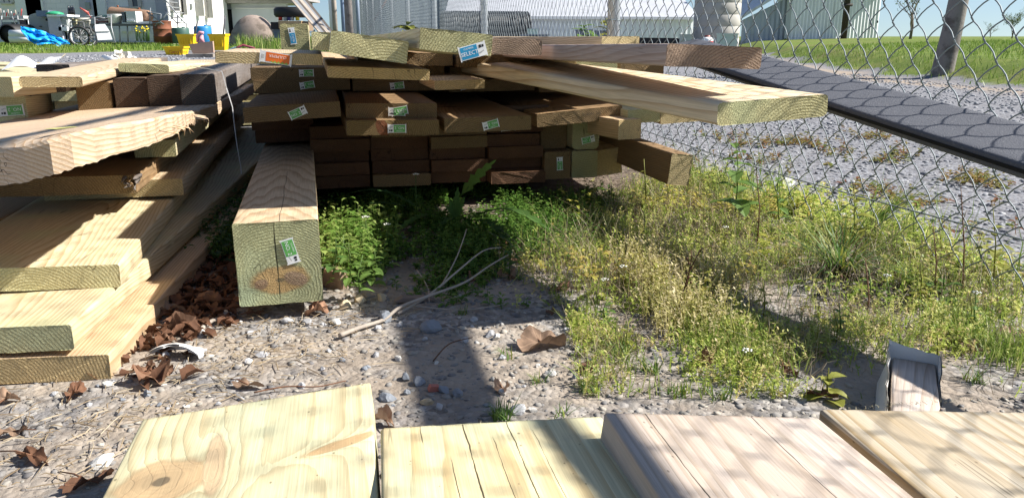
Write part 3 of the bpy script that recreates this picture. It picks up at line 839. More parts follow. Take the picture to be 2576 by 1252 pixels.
pl.add(vs, fs); pl.add([(a, b_ + .0015, c + .0003) for a, b_, c in vs], [tuple(reversed(f)) for f in fs])
pl.build('paint_shell', plain('peeling_paint', (.74, .72, .68), .6, .12, 30, dirt=((.50, .45, .38), .58), bump=.3), blk)

# ------------------------------------------------------------------ chain-link fence
FD = Vector((-.2303, 1, 0)).normalized()
FN = Vector((FD.y, -FD.x, 0))                # away from the lumber
def FP(Y, z, off=0): return Vector((1.27, 0, 0)) + FD * (Y * 1.0262) + FN * off + Vector((0, 0, z))
M_GALV = plain('galvanised_wire', (.21, .245, .26), .6, .12, 40, metal=.15)
M_POST = plain('galvanised_post', (.50, .53, .55), .45, .12, 9, metal=.35, dirt=((.3, .3, .3), .6))
fence = empty('chain_link_fence', FP(3.676, 0))
setp(fence, 'grey galvanised chain link fence running away past the right of the lumber pile', 'fence')
def part(mb, name, mat, e):
    o = mb.build(name, mat)
    o.parent = e
    o.location = -e.location
    return o
POSTS = [.22] + [.715 + 2.962 * k for k in range(1, 15)]
for Y in POSTS:
    gz = ground_z(FP(Y, 0).x, Y)
    b = MB()
    n = 14 if Y < 8 else 8
    b.tube([FP(Y, gz - .05, .034), FP(Y, gz + 1.86, .034)], .0285 if Y < 20 else .032, n)
    b.lathe([(.034, 0), (.034, .03), (.02, .055), (0, .06)], FP(Y, gz + 1.85, .034), n)
    o = part(b, 'post', M_POST, fence)
    if 2 < Y < 12:
        for zz in (.12, .55, .72, 1.1, 1.5):
            t_ = MB()
            t_.tube([FP(Y, gz + zz, .034) + (FD * math.cos(a) + FN * math.sin(a)) * .0315 for a in [k * math.pi / 6 for k in range(13)]], .0019, 4)
            tw = t_.build('tie_wire', M_GALV, o)
b = MB()
b.tube([FP(Y, ground_z(FP(Y, 0).x, Y) + 1.86, .034) for Y in [.1] + POSTS[1:]], .021, 8)
part(b, 'top_rail', M_POST, fence)
b = MB()
b.tube([FP(Y, ground_z(FP(Y, 0).x, Y) + .115 + .012 * math.sin(Y * 2), -.006) for Y in lin(.2, 12, 30)], .0017, 5)
part(b, 'tension_wire', M_GALV, fence)
def fabric(Y0, Y1, near):
    """woven wires: each wire zigzags up and hooks its neighbours at the corners"""
    dw, hh = .0376, .0835 / 2
    s0, s1 = Y0 * 1.0262, Y1 * 1.0262
    nw = int(round((s1 - s0) / dw))
    nseg = int(1.80 / hh)
    ns = 5 if near else 3
    V, Fc = [], []
    d, n, o0 = np.array(FD), np.array(FN), np.array((1.27, 0, 0))
    rr = .0015 if near else .0016
    for i in range(nw):
        s = s0 + (i + .5) * dw
        pts = []
        zb = .012 + .02 * mnoise.noise((s * 1.3, 4, 1)) + ground_z(*(o0 + d * s)[:2])
        bulge = .008 * mnoise.noise((s * 1.1, 0, 2))
        for j in range(nseg + 1):
            sg = 1 if (i + j) % 2 == 0 else -1
            z = zb + j * hh
            bz = bulge * math.sin(z * 3)
            if near:
                ex = dw / 2 + .0012
                pts += [(s + sg * (ex - .0045), z - .0020, .0024 + bz), (s + sg * ex, z + .0006, .0033 + bz), (s + sg * (ex + .0002), z + .0065, -.0016 + bz), (s + sg * (ex - .0042), z + .0135, -.0024 + bz), (s + sg * (ex - .0118), z + .0232, -.0006 + bz), (s + sg * (ex - .0228), z + .0322, .0008 + bz)]
            else:
                pts.append((s + sg * dw / 2, z, .002 * sg)); pts.append((s + sg * dw * .17, z + hh * .55, 0))
        P = np.array([o0 + d * a + n * c + np.array((0, 0, b)) for a, b, c in pts])
        T = np.gradient(P, axis=0); T /= np.linalg.norm(T, axis=1)[:, None]
        A = np.cross(T, n); A /= np.linalg.norm(A, axis=1)[:, None]
        B = np.cross(T, A)
        base = sum(len(v) for v in V)
        ring = np.stack([P + rr * (A * math.cos(2 * math.pi * k / ns) + B * math.sin(2 * math.pi * k / ns)) for k in range(ns)], 1).reshape(-1, 3)
        V.append(ring)
        m = len(P)
        idx = np.arange(m - 1)
        for k in range(ns):
            k2 = (k + 1) % ns
            Fc.append(base + np.stack([idx * ns + k, idx * ns + k2, (idx + 1) * ns + k2, (idx + 1) * ns + k], 1))
    o = mass('wire_mesh', np.concatenate(V), np.concatenate(Fc), M_GALV, smooth=True, parent=fence)
    o.location = -fence.location
    setp(o, kind='stuff')
    return o
fabric(.25, POSTS[1], True)
fabric(POSTS[1], POSTS[2], False)
for k in range(2, 14): fabric(POSTS[k], POSTS[k + 1], False)
b = MB()  # added plank out of view, outline shaped to cast the ground shadow strip
poly_ = [(.2, .988), (.92, .986), (1.0, .925), (1.42, .92), (1.42, 1.022), (.2, 1.022)]
n = len(poly_)
b.add([FP(a_, z_, -.004) for a_, z_ in poly_] + [FP(a_, z_, -.016) for a_, z_ in poly_], [tuple(range(n)), tuple(reversed(range(n, 2 * n)))] + [(i, n + i, n + (i + 1) % n, (i + 1) % n) for i in range(n)])
setp(b.build('plank', W['tan'][0]), 'added unseen notched plank at the near fence, shaped to cast the shadow strip', 'plank')

# ------------------------------------------------------------------ far right: pole, barn, silo, white building
def BX(px, Y, z=None):
    z = ground_z(0, Y) if z is None else z
    return (px - 1288) / FPX * (Y * cP - (z - CAM_H) * sP)
M_CONC = plain('weathered_concrete', (.42, .40, .37), .85, .18, 3, dirt=((.28, .26, .24), .55), bump=.3, bscale=12)
M_POLE = plain('weathered_pole', (.21, .19, .175), .85, .3, 9, dirt=((.10, .085, .075), .48), bump=.8, bscale=40)
pz = ground_z(5.05, 9.3)
b = MB()
b.tube([(4.955, 9.3, pz - .2), (4.96, 9.3, pz + .0), (5.01, 9.3, pz + .5), (5.06, 9.3, pz + 1.2), (5.5, 9.3, pz + 8)], [.135, .118, .105, .10, .08], 20)
setp(b.build('utility_pole', M_POLE), 'thick grey weathered wooden utility pole on the grass bank', 'pole')

def corr_mat(name, col, pitch=.2, rough=.45, metal=.3, dirt=None):
    g = NG(name)
    p = g.pos()
    n = g.noise(g.vm('MULTIPLY', p, (1, 1, .15)), 1.3, 4, .6)
    f = g.math('MULTIPLY_ADD', n, .3, .85)
    c = g.mix(1, col, g.xyz(f, f, f), 'MULTIPLY')
    if dirt: c = g.mix(g.math('MULTIPLY', g.sstep(g.noise(g.vm('MULTIPLY', p, (1, 1, .12)), 2.2, 5, .7), .52, .75), .6), c, dirt)
    return g.done(c, rough, None, metal, .4)
M_TIN = corr_mat('ribbed_tin', (.76, .77, .79), dirt=(.36, .34, .32))
M_TIN2 = corr_mat('blue_grey_tin', (.42, .46, .53), dirt=(.22, .22, .22))
M_WSIDE = corr_mat('white_siding', (.74, .75, .77), dirt=(.55, .55, .56))
M_ROOFG = corr_mat('grey_roofing', (.55, .56, .59), dirt=(.3, .3, .31))
M_BLACK = plain('black_rubber', (.012, .012, .013), .6, .2, 8)
M_GLASS = plain('dark_glass', (.05, .06, .08), .12, .2, 4, spec=.6)
M_FRAME = plain('window_frame', (.55, .52, .48), .6, .15, 8)
def ribbed(mb, a, b_, z0, z1, pitch, depth, out):
    """standing corrugated sheet between two ground points"""
    a, b_ = Vector(a), Vector(b_)
    L = (b_ - a).length
    n = max(2, int(L / pitch))
    vs, fs = [], []
    for i in range(2 * n + 1):
        f = i / (2 * n)
        p = a.lerp(b_, f) + Vector(out) * (depth if i % 2 else 0)
        vs += [(p.x, p.y, z0), (p.x, p.y, z1(f) if callable(z1) else z1)]
    for i in range(2 * n): fs.append((2 * i, 2 * i + 2, 2 * i + 3, 2 * i + 1))
    mb.add(vs, fs)
    return mb
# gray barn
Yb = 42
bz = ground_z(12, Yb) * .9
barn = empty('metal_barn', (BX(2110, Yb, .4), Yb, .35))
setp(barn, 'pale grey corrugated metal barn on the rise beyond the fence at the right', 'barn')
x0, x1 = BX(1985, Yb, .4), BX(2243, Yb, .4)
b = MB(); ribbed(b, (x0, Yb, 0), (x1, Yb + 1.7, 0), -.3, lambda f: 3.6 + 3.4 * (1 - abs(2 * f - .9)), .21, .05, (0, -1, 0)); ribbed(b, (x1, Yb + 1.7, 0), (x1 - 1.5, Yb + 14, 0), -.3, 3.4, .21, .05, (1, 0, 0))
part(b, 'wall', M_TIN, barn)
b = MB()
xm = x0 + (x1 - x0) * .45
for (xa, za, xb, zb_) in ((x0 - .5, 3.35, xm, 7.0), (xm, 7.0, x1 + .6, 3.2)):
    b.add([(xa, Yb - .5, za), (xb, Yb - .5, zb_), (xb, Yb + 14, zb_), (xa, Yb + 14, za), (xa, Yb - .5, za + .14), (xb, Yb - .5, zb_ + .14), (xb, Yb + 14, zb_ + .14), (xa, Yb + 14, za + .14)], [(0, 1, 2, 3), (7, 6, 5, 4), (0, 4, 5, 1), (1, 5, 6, 2), (3, 2, 6, 7), (0, 3, 7, 4)])
part(b, 'roof', M_ROOFG, barn)
b = MB(); xl = BX(1872, Yb, .4)
ribbed(b, (xl, Yb + .6, 0), (x0 - .05, Yb + .6, 0), -.3, lambda f: 1.3 + 1.1 * f, .25, .04, (0, -1, 0)); part(b, 'lean_to_wall', M_TIN2, barn)
b = MB(); b.add([(xl - .2, Yb, 1.35), (x0 - .02, Yb, 2.9), (x0 - .02, Yb + 9, 2.9), (xl - .2, Yb + 9, 1.35), (xl - .2, Yb, 1.5), (x0 - .02, Yb, 3.05), (x0 - .02, Yb + 9, 3.05), (xl - .2, Yb + 9, 1.5)], [(0, 1, 2, 3), (7, 6, 5, 4), (0, 4, 5, 1), (1, 5, 6, 2), (3, 2, 6, 7), (0, 3, 7, 4)])
part(b, 'lean_to_roof', M_ROOFG, barn)
b = MB(); b.box((x0 + 4.4, Yb - .12, 1.2), (.06, .06, .12)); part(b, 'handle', M_BLACK, barn)
b = MB(); xp = BX(2122, 40, .4)
b.tube([(xp, 40, .1), (xp, 40, 9)], .15, 12); b.tube([(xp - .25, 39.9, 1.9), (xp + .2, 39.85, 1.95)], .07, 8)
setp(b.build('utility_pole', plain('dark_pole', (.05, .042, .036), .9, .2, 5)), 'dark slim utility pole standing against the grey metal barn', 'pole')
# concrete silo
Ys = 31; xs = BX(1801, Ys, .5)
silo = empty('concrete_silo', (xs, Ys, .3)); setp(silo, 'round concrete silo with horizontal joints beyond the fence', 'silo')
for k in range(9):
    b = MB(); b.lathe([(.845, .0 + k * .42), (.86, .02 + k * .42), (.86, .40 + k * .42), (.845, .42 + k * .42)], (xs, Ys, 0), 28); part(b, 'stave_ring', M_CONC, silo)
# white building behind the fence
wbz = ground_z(3, 38)
Yw = 38
wh = empty('white_building', (BX(1500, Yw), Yw, .1)); setp(wh, 'long white ribbed metal building with grey roof behind the chain link fence', 'building')
xa, xb = BX(1130, Yw, .4), BX(1742, Yw, .4)
b = MB(); ribbed(b, (xa, Yw - 2.2, 0), (xb, Yw, 0), -.2, 1.32, .24, .03, (0, -1, 0)); ribbed(b, (xb, Yw, 0), (xb - 1, Yw + 12, 0), -.2, 1.4, .24, .03, (1, 0, 0)); part(b, 'wall', M_WSIDE, wh)
b = MB(); b.add([(xa, Yw - 2.5, 1.22), (xb + .2, Yw - .3, 1.22), (xb - .9, Yw + 12, 5.6), (xa, Yw + 12, 5.6), (xa, Yw - 2.5, 1.34), (xb + .2, Yw - .3, 1.34), (xb - .9, Yw + 12, 5.74), (xa, Yw + 12, 5.74)], [(3, 2, 1, 0), (4, 5, 6, 7), (0, 1, 5, 4), (1, 2, 6, 5), (2, 3, 7, 6), (3, 0, 4, 7)])
part(b, 'roof', M_ROOFG, wh)
# taller white ribbed hall farther left
hl = empty('white_hall', (BX(1090, 46), 46, .1)); setp(hl, 'tall white panelled hall behind the far part of the fence', 'building')
b = MB(); ribbed(b, (BX(905, 46, .4), 46, 0), (BX(1300, 46, .4), 46, 0), -.2, 5, .5, .05, (0, -1, 0)); part(b, 'wall', corr_mat('hall_siding', (.62, .66, .72)), hl)
for px in (925, 952, 1098, 1150, 1296):
    b = MB(); b.box((BX(px, 45.9, .4), 45.88, 2.2), (.22, .12, 4.8)); part(b, 'pilaster', M_WSIDE, hl)
# dark opening: low trailer with black tarp
tr = empty('covered_trailer', (BX(1655, 30), 30, ground_z(5, 30))); setp(tr, 'low trailer under a black ridged cover behind the fence', 'trailer')
b = MB(); zt = .42
xq0, xq1 = BX(1590, 30), BX(1722, 30)
b.prism([(xq0, .06), (xq1, .06), (xq1 - .25, zt), (xq0 + .1, zt + .02), (xq0, zt - .08)], 30, 32, 0)
part(b, 'cover', plain('black_tarp', (.012, .012, .014), .5, .2, 5, bump=.5), tr)
for k in range(9):
    b = MB(); b.box((xq0 + .2 + k * .19, 29.98, .24), (.03, .03, .34)); part(b, 'rib', M_BLACK, tr)
for px, w_, h0, h1, lb, cc in [(1728, 26, 90, 113, 'pale grey green utility cabinet just left of the gas tank', (.36, .42, .36)), (1832, 44, 88, 116, 'wide mint green utility cabinet right of the gas tank', (.42, .54, .47)), (1470, 40, 78, 104, 'dark grey box standing behind the tall weeds at the fence', (.16, .18, .22)), (1512, 30, 80, 104, 'second dark grey box right beside the fence post weeds', (.18, .20, .24)), (1340, 26, 76, 90, 'small pale green box seen through the fence left of the weeds', (.50, .64, .56)), (1345, 70, 90, 101, 'long low dark crate under the pale green box', (.20, .22, .25))]:
    Y = 24 if px > 1600 else 27
    z0 = at(px, h1, Y).z; z1 = at(px, h0, Y).z
    e_ = empty('utility_box', (BX(px, Y), Y, z0)); setp(e_, lb, 'box')
    m_ = plain('box_paint', cc, .5, .1, 4)
    b = MB(); ww = w_ * Y * cP / FPX
    b.box((BX(px, Y), Y + .2, (z0 + z1) / 2 - .05), (ww, .4, z1 - z0 + .1)); part(b, 'body', m_, e_)
    b = MB(); b.box((BX(px, Y), Y + .2, z1 + .02), (ww * 1.06, .46, .04)); part(b, 'lid', m_, e_)
    b = MB(); b.box((BX(px, Y) - ww * .2, Y - .01, (z0 + z1) / 2), (ww * .3, .012, (z1 - z0) * .5)); part(b, 'door_panel', m_, e_)
Y = 20; xg = BX(1777, Y); zg = at(1777, 118, Y).z
gt = empty('gas_tank', (xg, Y, zg)); setp(gt, 'small white propane tank with a red band behind the fence', 'gas tank')
b = MB(); b.lathe([(0, 0), (.13, .01), (.15, .05), (.15, .17), (.13, .21), (.05, .24), (0, .245)], (xg, Y, zg), 16); part(b, 'body', plain('tank_white', (.8, .8, .78), .35, .05), gt)
b = MB(); b.lathe([(.151, .05), (.153, .055), (.153, .13), (.151, .135)], (xg, Y, zg), 16); part(b, 'band', plain('tank_red', (.35, .03, .02), .4, .1), gt)
b = MB(); b.lathe([(.07, .23), (.07, .27), (.06, .27), (.06, .23)], (xg, Y, zg), 12); part(b, 'collar', plain('tank_cap', (.3, .06, .04), .4, .1), gt)
# black culvert pipes lying behind the fence
cu = empty('culvert_stack', (BX(1080, 33), 33, .2)); setp(cu, 'dark corrugated drain pipe lying behind the fence posts', 'drain pipe')
b = MB(); pr = []
for k in range(40):
    pr += [(.60, k * .09), (.66, k * .09 + .03), (.66, k * .09 + .06), (.60, k * .09 + .09)]
pr = [(.56, 0)] + pr + [(.56, 3.6)]
b.lathe(pr, (BX(1112, 33), 33, .82), 20, M=Matrix.Rotation(rad(-76), 4, 'Z') @ Matrix.Rotation(rad(-90), 4, 'X') @ Matrix.Rotation(0, 4, 'Z'))
part(b, 'body', plain('culvert_black', (.045, .048, .055), .5, .2, 3), cu)

# bare tree and bush on the bank
def leafcloud(c, rad3, n, size, rng, flat=.6):
    c = np.array(c)
    u = rng.normal(size=(n, 3)); u /= np.linalg.norm(u, axis=1)[:, None]
    r = rng.random(n) ** (1 / 2.4)
    P = c + u * r[:, None] * np.array(rad3)
    return P
def leaf_quads(P, size, rng):
    n = len(P)
    a = rng.normal(size=(n, 3)); a /= np.linalg.norm(a, axis=1)[:, None]
    b = rng.normal(size=(n, 3)); b -= a * (a * b).sum(1)[:, None]; b /= np.linalg.norm(b, axis=1)[:, None]
    s = size * (.6 + .8 * rng.random(n))[:, None]
    V = np.stack([P - a * s, P + b * s * .45, P + a * s, P - b * s * .45], 1).reshape(-1, 3)
    i = np.arange(n)[:, None] * 4
    F = np.concatenate([i + np.array([[0, 1, 2]]), i + np.array([[0, 2, 3]])])
    return V, F
def leafmat(name, stops, trans=.35, rough=.5, spec=.3):
    g = NG(name)
    c = g.ramp(g.attr('tint'), stops)
    n = g.noise(g.obj(), 180, 2)
    f = g.math('MULTIPLY_ADD', n, .4, .8)
    c = g.mix(1, c, g.xyz(f, f, f), 'MULTIPLY')
    return g.done(c, rough, None, 0, spec, trans=(trans, c))
M_LEAF_TREE = leafmat('spring_leaf', [(0, (.06, .10, .02)), (1, (.16, .20, .05))])
M_BARK = plain('bark', (.16, .13, .11), .9, .25, 12, bump=.5)
def small_tree(name, label, px, Y, hpx, spread, seed, leafn, upright=.9):
    rn = random.Random(seed); rg = np.random.default_rng(seed)
    zb = ground_z(BX(px, Y, .45), Y)
    base = Vector((BX(px, Y, .45), Y, zb))
    e = empty(name, base); setp(e, label, 'tree')
    tips = []
    def grow(mb, p, d, L, r, lev):
        pts = [p]; q = p.copy(); dd = d.copy()
        for k in range(4):
            dd = (dd + Vector((rn.uniform(-.25, .25), rn.uniform(-.25, .25), rn.uniform(-.05, .2)))).normalized()
            q = q + dd * L / 4; pts.append(q.copy())
        mb.tube(pts, [r * (1 - .14 * k) for k in range(5)], 6)
        if lev == 0: tips.extend(pts[1:]); return
        for k in range(4 if lev > 1 else 3):
            a = rn.uniform(0, 2 * math.pi)
            nd = (dd * .7 + Vector((math.cos(a) * spread, math.sin(a) * spread, rn.uniform(.1, .7)))).normalized()
            grow(mb, pts[rn.choice((2, 3, 4))], nd, L * rn.uniform(.55, .8), r * .5, lev - 1)
    H_ = hpx * Y * cP / FPX
    t = MB(); t.tube([base - Vector((0, 0, .1)), base + Vector((.03, 0, H_ * .25)), base + Vector((-.03, 0, H_ * .5))], [H_ * .03, H_ * .024, H_ * .018], 8); part(t, 'trunk', M_BARK, e)
    t = MB()
    for k in range(4): grow(t, base + Vector((0, 0, H_ * (.15 + .11 * k))), Vector((rn.uniform(-1, 1) * spread, rn.uniform(-1, 1) * spread, upright)).normalized(), H_ * .42, H_ * .014, 2)
    part(t, 'branch', M_BARK, e)
    P = np.array([tips[rn.randrange(len(tips))] for _ in range(leafn)]) + rg.normal(size=(leafn, 3)) * H_ * .035
    V, F = leaf_quads(P, H_ * .022, rg)
    o = mass('crown', V, F, M_LEAF_TREE, np.repeat(rg.random(leafn), 4), parent=e); o.location = -e.location
    setp(o, kind='stuff')
small_tree('bare_tree', 'thin bare spring tree right of the grey metal barn', 2290, 30, 125, .9, 4, 260)
small_tree('leafy_bush', 'green leafing bush on the crest at the far right edge', 2545, 26, 62, 1.1, 9, 1500, .6)
small_tree('leafy_bush', 'small faint bush at the left of the far right bush', 2490, 34, 34, 1.2, 12, 500, .6)

# ------------------------------------------------------------------ far left: buildings and yard clutter
def pbox(mb, x0, x1, y0, y1, Y, depth, mi=0):
    """box whose front spans these photo pixels at distance Y"""
    a, b = at(x0, y1, Y), at(x1, y0, Y)
    return mb.box(((a.x + b.x) / 2, Y + depth / 2, (a.z + b.z) / 2), (abs(b.x - a.x), depth, abs(b.z - a.z)), None, mi)
def single(mb, name, mat, label, cat, group=None): return setp(mb.build(name, mat), label, cat, group)
M_BLOCK = None
g = NG('painted_block_wall')
p = g.pos()
bt = g.n('ShaderNodeTexBrick')
g.set(bt.inputs['Vector'], g.n('ShaderNodeMapping').outputs[0])
mp = [n for n in g.t.nodes if n.type == 'MAPPING'][0]
g.t.links.new(p, mp.inputs[0]); mp.inputs['Rotation'].default_value = (math.pi / 2, 0, 0)
bt.inputs['Scale'].default_value = 1; bt.inputs['Brick Width'].default_value = .4; bt.inputs['Row Height'].default_value = .2; bt.inputs['Mortar Size'].default_value = .008
g.set(bt.inputs['Color1'], (.78, .76, .78)); g.set(bt.inputs['Color2'], (.82, .80, .82)); g.set(bt.inputs['Mortar'], (.66, .65, .66))
M_BLOCK = g.done(g.mix(g.math('MULTIPLY', g.sstep(g.noise(p, .8, 4), .45, .7), .5), bt.outputs[0], (.70, .68, .69)), .85)
M_WHITEWALL = plain('whitewashed_wall', (.80, .79, .77), .8, .06, 1.5)
M_SHADE = plain('pilaster_shade_grey', (.48, .47, .52), .7, .12, 3)  # grey puts shade into the colour of the block wall strips
M_RUST = plain('rusty_steel', (.23, .085, .045), .8, .3, 6, dirt=((.12, .05, .03), .5), bump=.3)
M_RUST2 = plain('rusty_tank', (.28, .17, .11), .75, .25, 4, dirt=((.16, .09, .06), .5))
M_STEEL = plain('grey_steel', (.33, .34, .35), .45, .2, 8, metal=.4)
M_LIGHT = plain('pale_plastic', (.62, .63, .62), .5, .08, 5)
M_WHITE = plain('white_enamel', (.80, .80, .80), .4, .05, 6)
M_DKGREEN = plain('dark_green_paint', (.05, .11, .09), .5, .2, 6)
M_BLUE = plain('blue_barrel', (.02, .20, .48), .45, .12, 4)
M_TARP = plain('blue_tarp', (.02, .36, .80), .38, .18, 3, bump=.5, bscale=9)
M_YEL = plain('yellow_plastic', (.80, .53, .01), .45, .1, 5)
M_CARD = plain('cardboard', (.52, .36, .20), .8, .1, 6)
M_BROWN = plain('brown_earth', (.29, .23, .195), .95, .3, 4, dirt=((.17, .135, .11), .46), bump=.9, bscale=10)
M_OLDW = plain('old_wood', (.36, .31, .26), .85, .25, 6, dirt=((.2, .17, .14), .5))
M_BEIGE = plain('beige_panel', (.56, .54, .47), .6, .1, 5)
M_GREYP = plain('grey_panel', (.34, .36, .35), .6, .1, 4)
M_REDP = plain('red_paint', (.45, .05, .04), .5, .1, 5)
M_GRN = plain('green_plastic', (.03, .28, .14), .45, .1, 5)

Yl = 34
bl = empty('block_building', (BX(200, Yl), Yl, .2)); setp(bl, 'long grey painted block building at the back left with window', 'building')
b = MB(); pbox(b, -420, 418, -120, 110, Yl, 6); part(b, 'wall', M_BLOCK, bl)
for x0, x1, m_ in ((111, 124, M_SHADE), (124, 130, M_WHITE), (310, 336, M_SHADE), (362, 370, M_WHITE), (594, 612, M_SHADE), (452, 457, M_WHITE), (72, 80, M_WHITE)):
    s_ = .671
    b = MB(); pbox(b, x0 * s_, x1 * s_, -120, 80, Yl - .12, .12); part(b, 'pilaster', m_, bl)  # M_SHADE strips include a shadow band and a shaded recess, painted as flat grey
for (x0, x1, y0, y1) in ((303, 348, -40, 17), (0, 26, -40, 7)):
    b = MB(); pbox(b, x0, x1, y0, y1, Yl - .05, .06); f_ = part(b, 'window', M_GLASS, bl)
    b = MB()
    for xx in (x0, (x0 + x1) / 2, x1): pbox(b, xx - 1.2, xx + 1.2, y0, y1, Yl - .1, .06)
    pbox(b, x0 - 2, x1 + 2, y1, y1 + 4, Yl - .16, .16)
    o = b.build('frame', M_FRAME, f_); o.location = (0, 0, 0)
b = MB(); pbox(b, 215, 224, 6, 24, Yl - .2, .15); part(b, 'meter_box', M_GREYP, bl)
b = MB(); pbox(b, -420, 440, -128, -118, Yl - .5, 7); part(b, 'roof', M_ROOFG, bl)

Yh = 29.3
wh2 = empty('white_house', (BX(470, Yh), Yh, .2)); setp(wh2, 'bright whitewashed house wall with narrow windows and outside stairs', 'house')
a0, a1 = at(418, 0, Yh), at(528, 0, Yh + 2.2)
b = MB(); b.add([(a0.x, Yh, 0), (a1.x, Yh + 2.2, 0), (a1.x, Yh + 2.2, 5), (a0.x, Yh, 5), (a0.x, Yh + 4, 0), (a1.x, Yh + 4, 0), (a1.x, Yh + 4, 5), (a0.x, Yh + 4, 5)], [(0, 1, 2, 3), (1, 5, 6, 2), (5, 4, 7, 6), (4, 0, 3, 7), (3, 2, 6, 7)]); part(b, 'wall', M_WHITEWALL, wh2)
for x0, x1, y1 in ((430, 441, 26), (453, 459, 36), (492, 502, 39), (515, 524, 44)):
    Yq = Yh + 2.2 * (x0 - 418) / 110 - .05
    b = MB(); pbox(b, x0, x1, -60, y1, Yq, .1); f_ = part(b, 'window', plain('dusty_pane', (.22, .20, .19), .3, .2, 6), wh2)
    b = MB(); pbox(b, x0 - 1.5, x0, -60, y1 + 2, Yq - .05, .1); pbox(b, x1, x1 + 2.5, -60, y1 + 2, Yq - .05, .1); b.build('frame', M_FRAME, f_)
b = MB(); pbox(b, 505, 532, 62, 98, Yh + 1.9, .25); part(b, 'block_base', M_BLOCK, wh2)
b = MB(); pbox(b, 476, 482, 10, 22, Yh + 1.1, .12); part(b, 'wall_lamp', M_GREYP, wh2)
st_ = empty('outside_stairs', (BX(440, 28.6), 28.6, .2)); setp(st_, 'steel outside stairs with thin handrails by the white house', 'stairs')
for k in range(7):
    b = MB(); q = at(428 + k * 8, 6 + k * 13, 28.9); b.box(q, (.16, .9, .03)); part(b, 'step', M_STEEL, st_)
for yy in (28.5, 29.2):
    b = MB(); b.tube([at(408, -10, yy), at(448, 40, yy), at(470, 62, yy), at(472, 105, yy)], .025, 6); b.tube([at(446, 40, yy), at(450, 112, yy)], .022, 6); b.tube([at(414, 26, yy), at(448, 62, yy)], .018, 6)
    part(b, 'handrail', M_STEEL, st_)
sh = empty('tin_shed', (BX(620, 34), 34, .2)); setp(sh, 'low tin shed with dark doorway and a weathered white sliding door', 'shed')
b = MB(); ribbed(b, (BX(524, 34.5, .4), 34.5, 0), (BX(592, 34.5, .4), 34.5, 0), 0, 2.6, .3, .04, (0, -1, 0)); part(b, 'wall', M_TIN2, sh)
b = MB(); pbox(b, 573, 592, 24, 100, 34.35, .08); part(b, 'doorway', plain('dark_interior', (.01, .01, .012), .9), sh)
b = MB(); pbox(b, 590, 722, 8, 110, 33.8, .12); part(b, 'sliding_door', plain('weathered_white_door', (.60, .63, .67), .7, .12, 2, dirt=((.42, .43, .45), .55)), sh)
for y_ in (20, 78, 83):
    b = MB(); pbox(b, 592, 720, y_, y_ + 2.5, 33.72, .07); part(b, 'door_rail', M_WHITE, sh)
b = MB(); pbox(b, 500, 740, -2, 8, 33.2, 3); pbox(b, 500, 745, -9, -2, 32.9, 4); part(b, 'roof', plain('eave_wood', (.34, .32, .31), .8, .2, 4), sh)
fp = empty('picket_fence', (BX(547, 33.4), 33.4, .2)); setp(fp, 'short white picket fence leaning on the tin shed', 'fence')
for k in range(7):
    b = MB(); x_ = 532 + k * 4.6; q = at(x_, 60, 33.5)
    b.prism([(q.x - .022, .2), (q.x + .022, .2), (q.x + .022, .78), (q.x, .84), (q.x - .022, .78)], 33.4, 33.43); part(b, 'picket', M_WHITE, fp)

# big round brown mound and the cart of boxes
b = MB(); q = at(640, 108, 26)
vs, fs = [], []
nm_ = 26
for i in range(10):
    t = i / 9
    for k in range(nm_):
        a = 2 * math.pi * k / nm_
        r = math.cos(t * math.pi / 2)
        w_ = 1 + .06 * mnoise.noise((math.cos(a) * 2, math.sin(a) * 2, t * 3))
        vs.append((q.x + .80 * r * w_ * math.cos(a), 26 + .5 * r * w_ * math.sin(a), .12 + 1.02 * math.sin(t * math.pi / 2) ))
for i in range(9):
    for k in range(nm_):
        k2 = (k + 1) % nm_
        fs.append((i * nm_ + k, i * nm_ + k2, (i + 1) * nm_ + k2, (i + 1) * nm_ + k))
b.add(vs, fs, 0, True)
single(b, 'boulder', M_BROWN, 'large rounded brown boulder standing in tall grass before the shed', 'boulder')
ct = empty('utility_cart', (BX(728, 22), 22, ground_z(-6, 22))); setp(ct, 'dark utility cart loaded in the grass before the shed', 'cart')
b = MB(); pbox(b, 688, 768, 74, 84, 22, 1.1); part(b, 'bed', plain('cart_blue', (.10, .14, .19), .5), ct)
b = MB(); pbox(b, 682, 698, 56, 74, 21.9, .3); part(b, 'side_box', M_BLACK, ct)
b = MB(); pbox(b, 690, 770, 84, 96, 22.1, .1); part(b, 'bumper', plain('bumper_blue', (.12, .17, .24), .5), ct)
b = MB(); b.lathe([(.0, .0), (.5, .0), (.55, .06), (.55, .2), (.5, .26), (.3, .26), (0, .2)], at(742, 44, 22.4), 22)
single(b, 'tyre', M_BLACK, 'black tyre lying on top of the loaded cart', 'tyre')
b = MB(); pbox(b, 701, 758, 53, 72, 21.95, .5); single(b, 'cardboard_box', M_CARD, 'tan cardboard box on the bed of the dark cart', 'box')
b = MB(); pbox(b, 758, 776, 54, 78, 21.98, .5); single(b, 'cardboard_box', plain('box_brown', (.24, .17, .11), .8), 'shaded brown box right of the tan cardboard box', 'box')
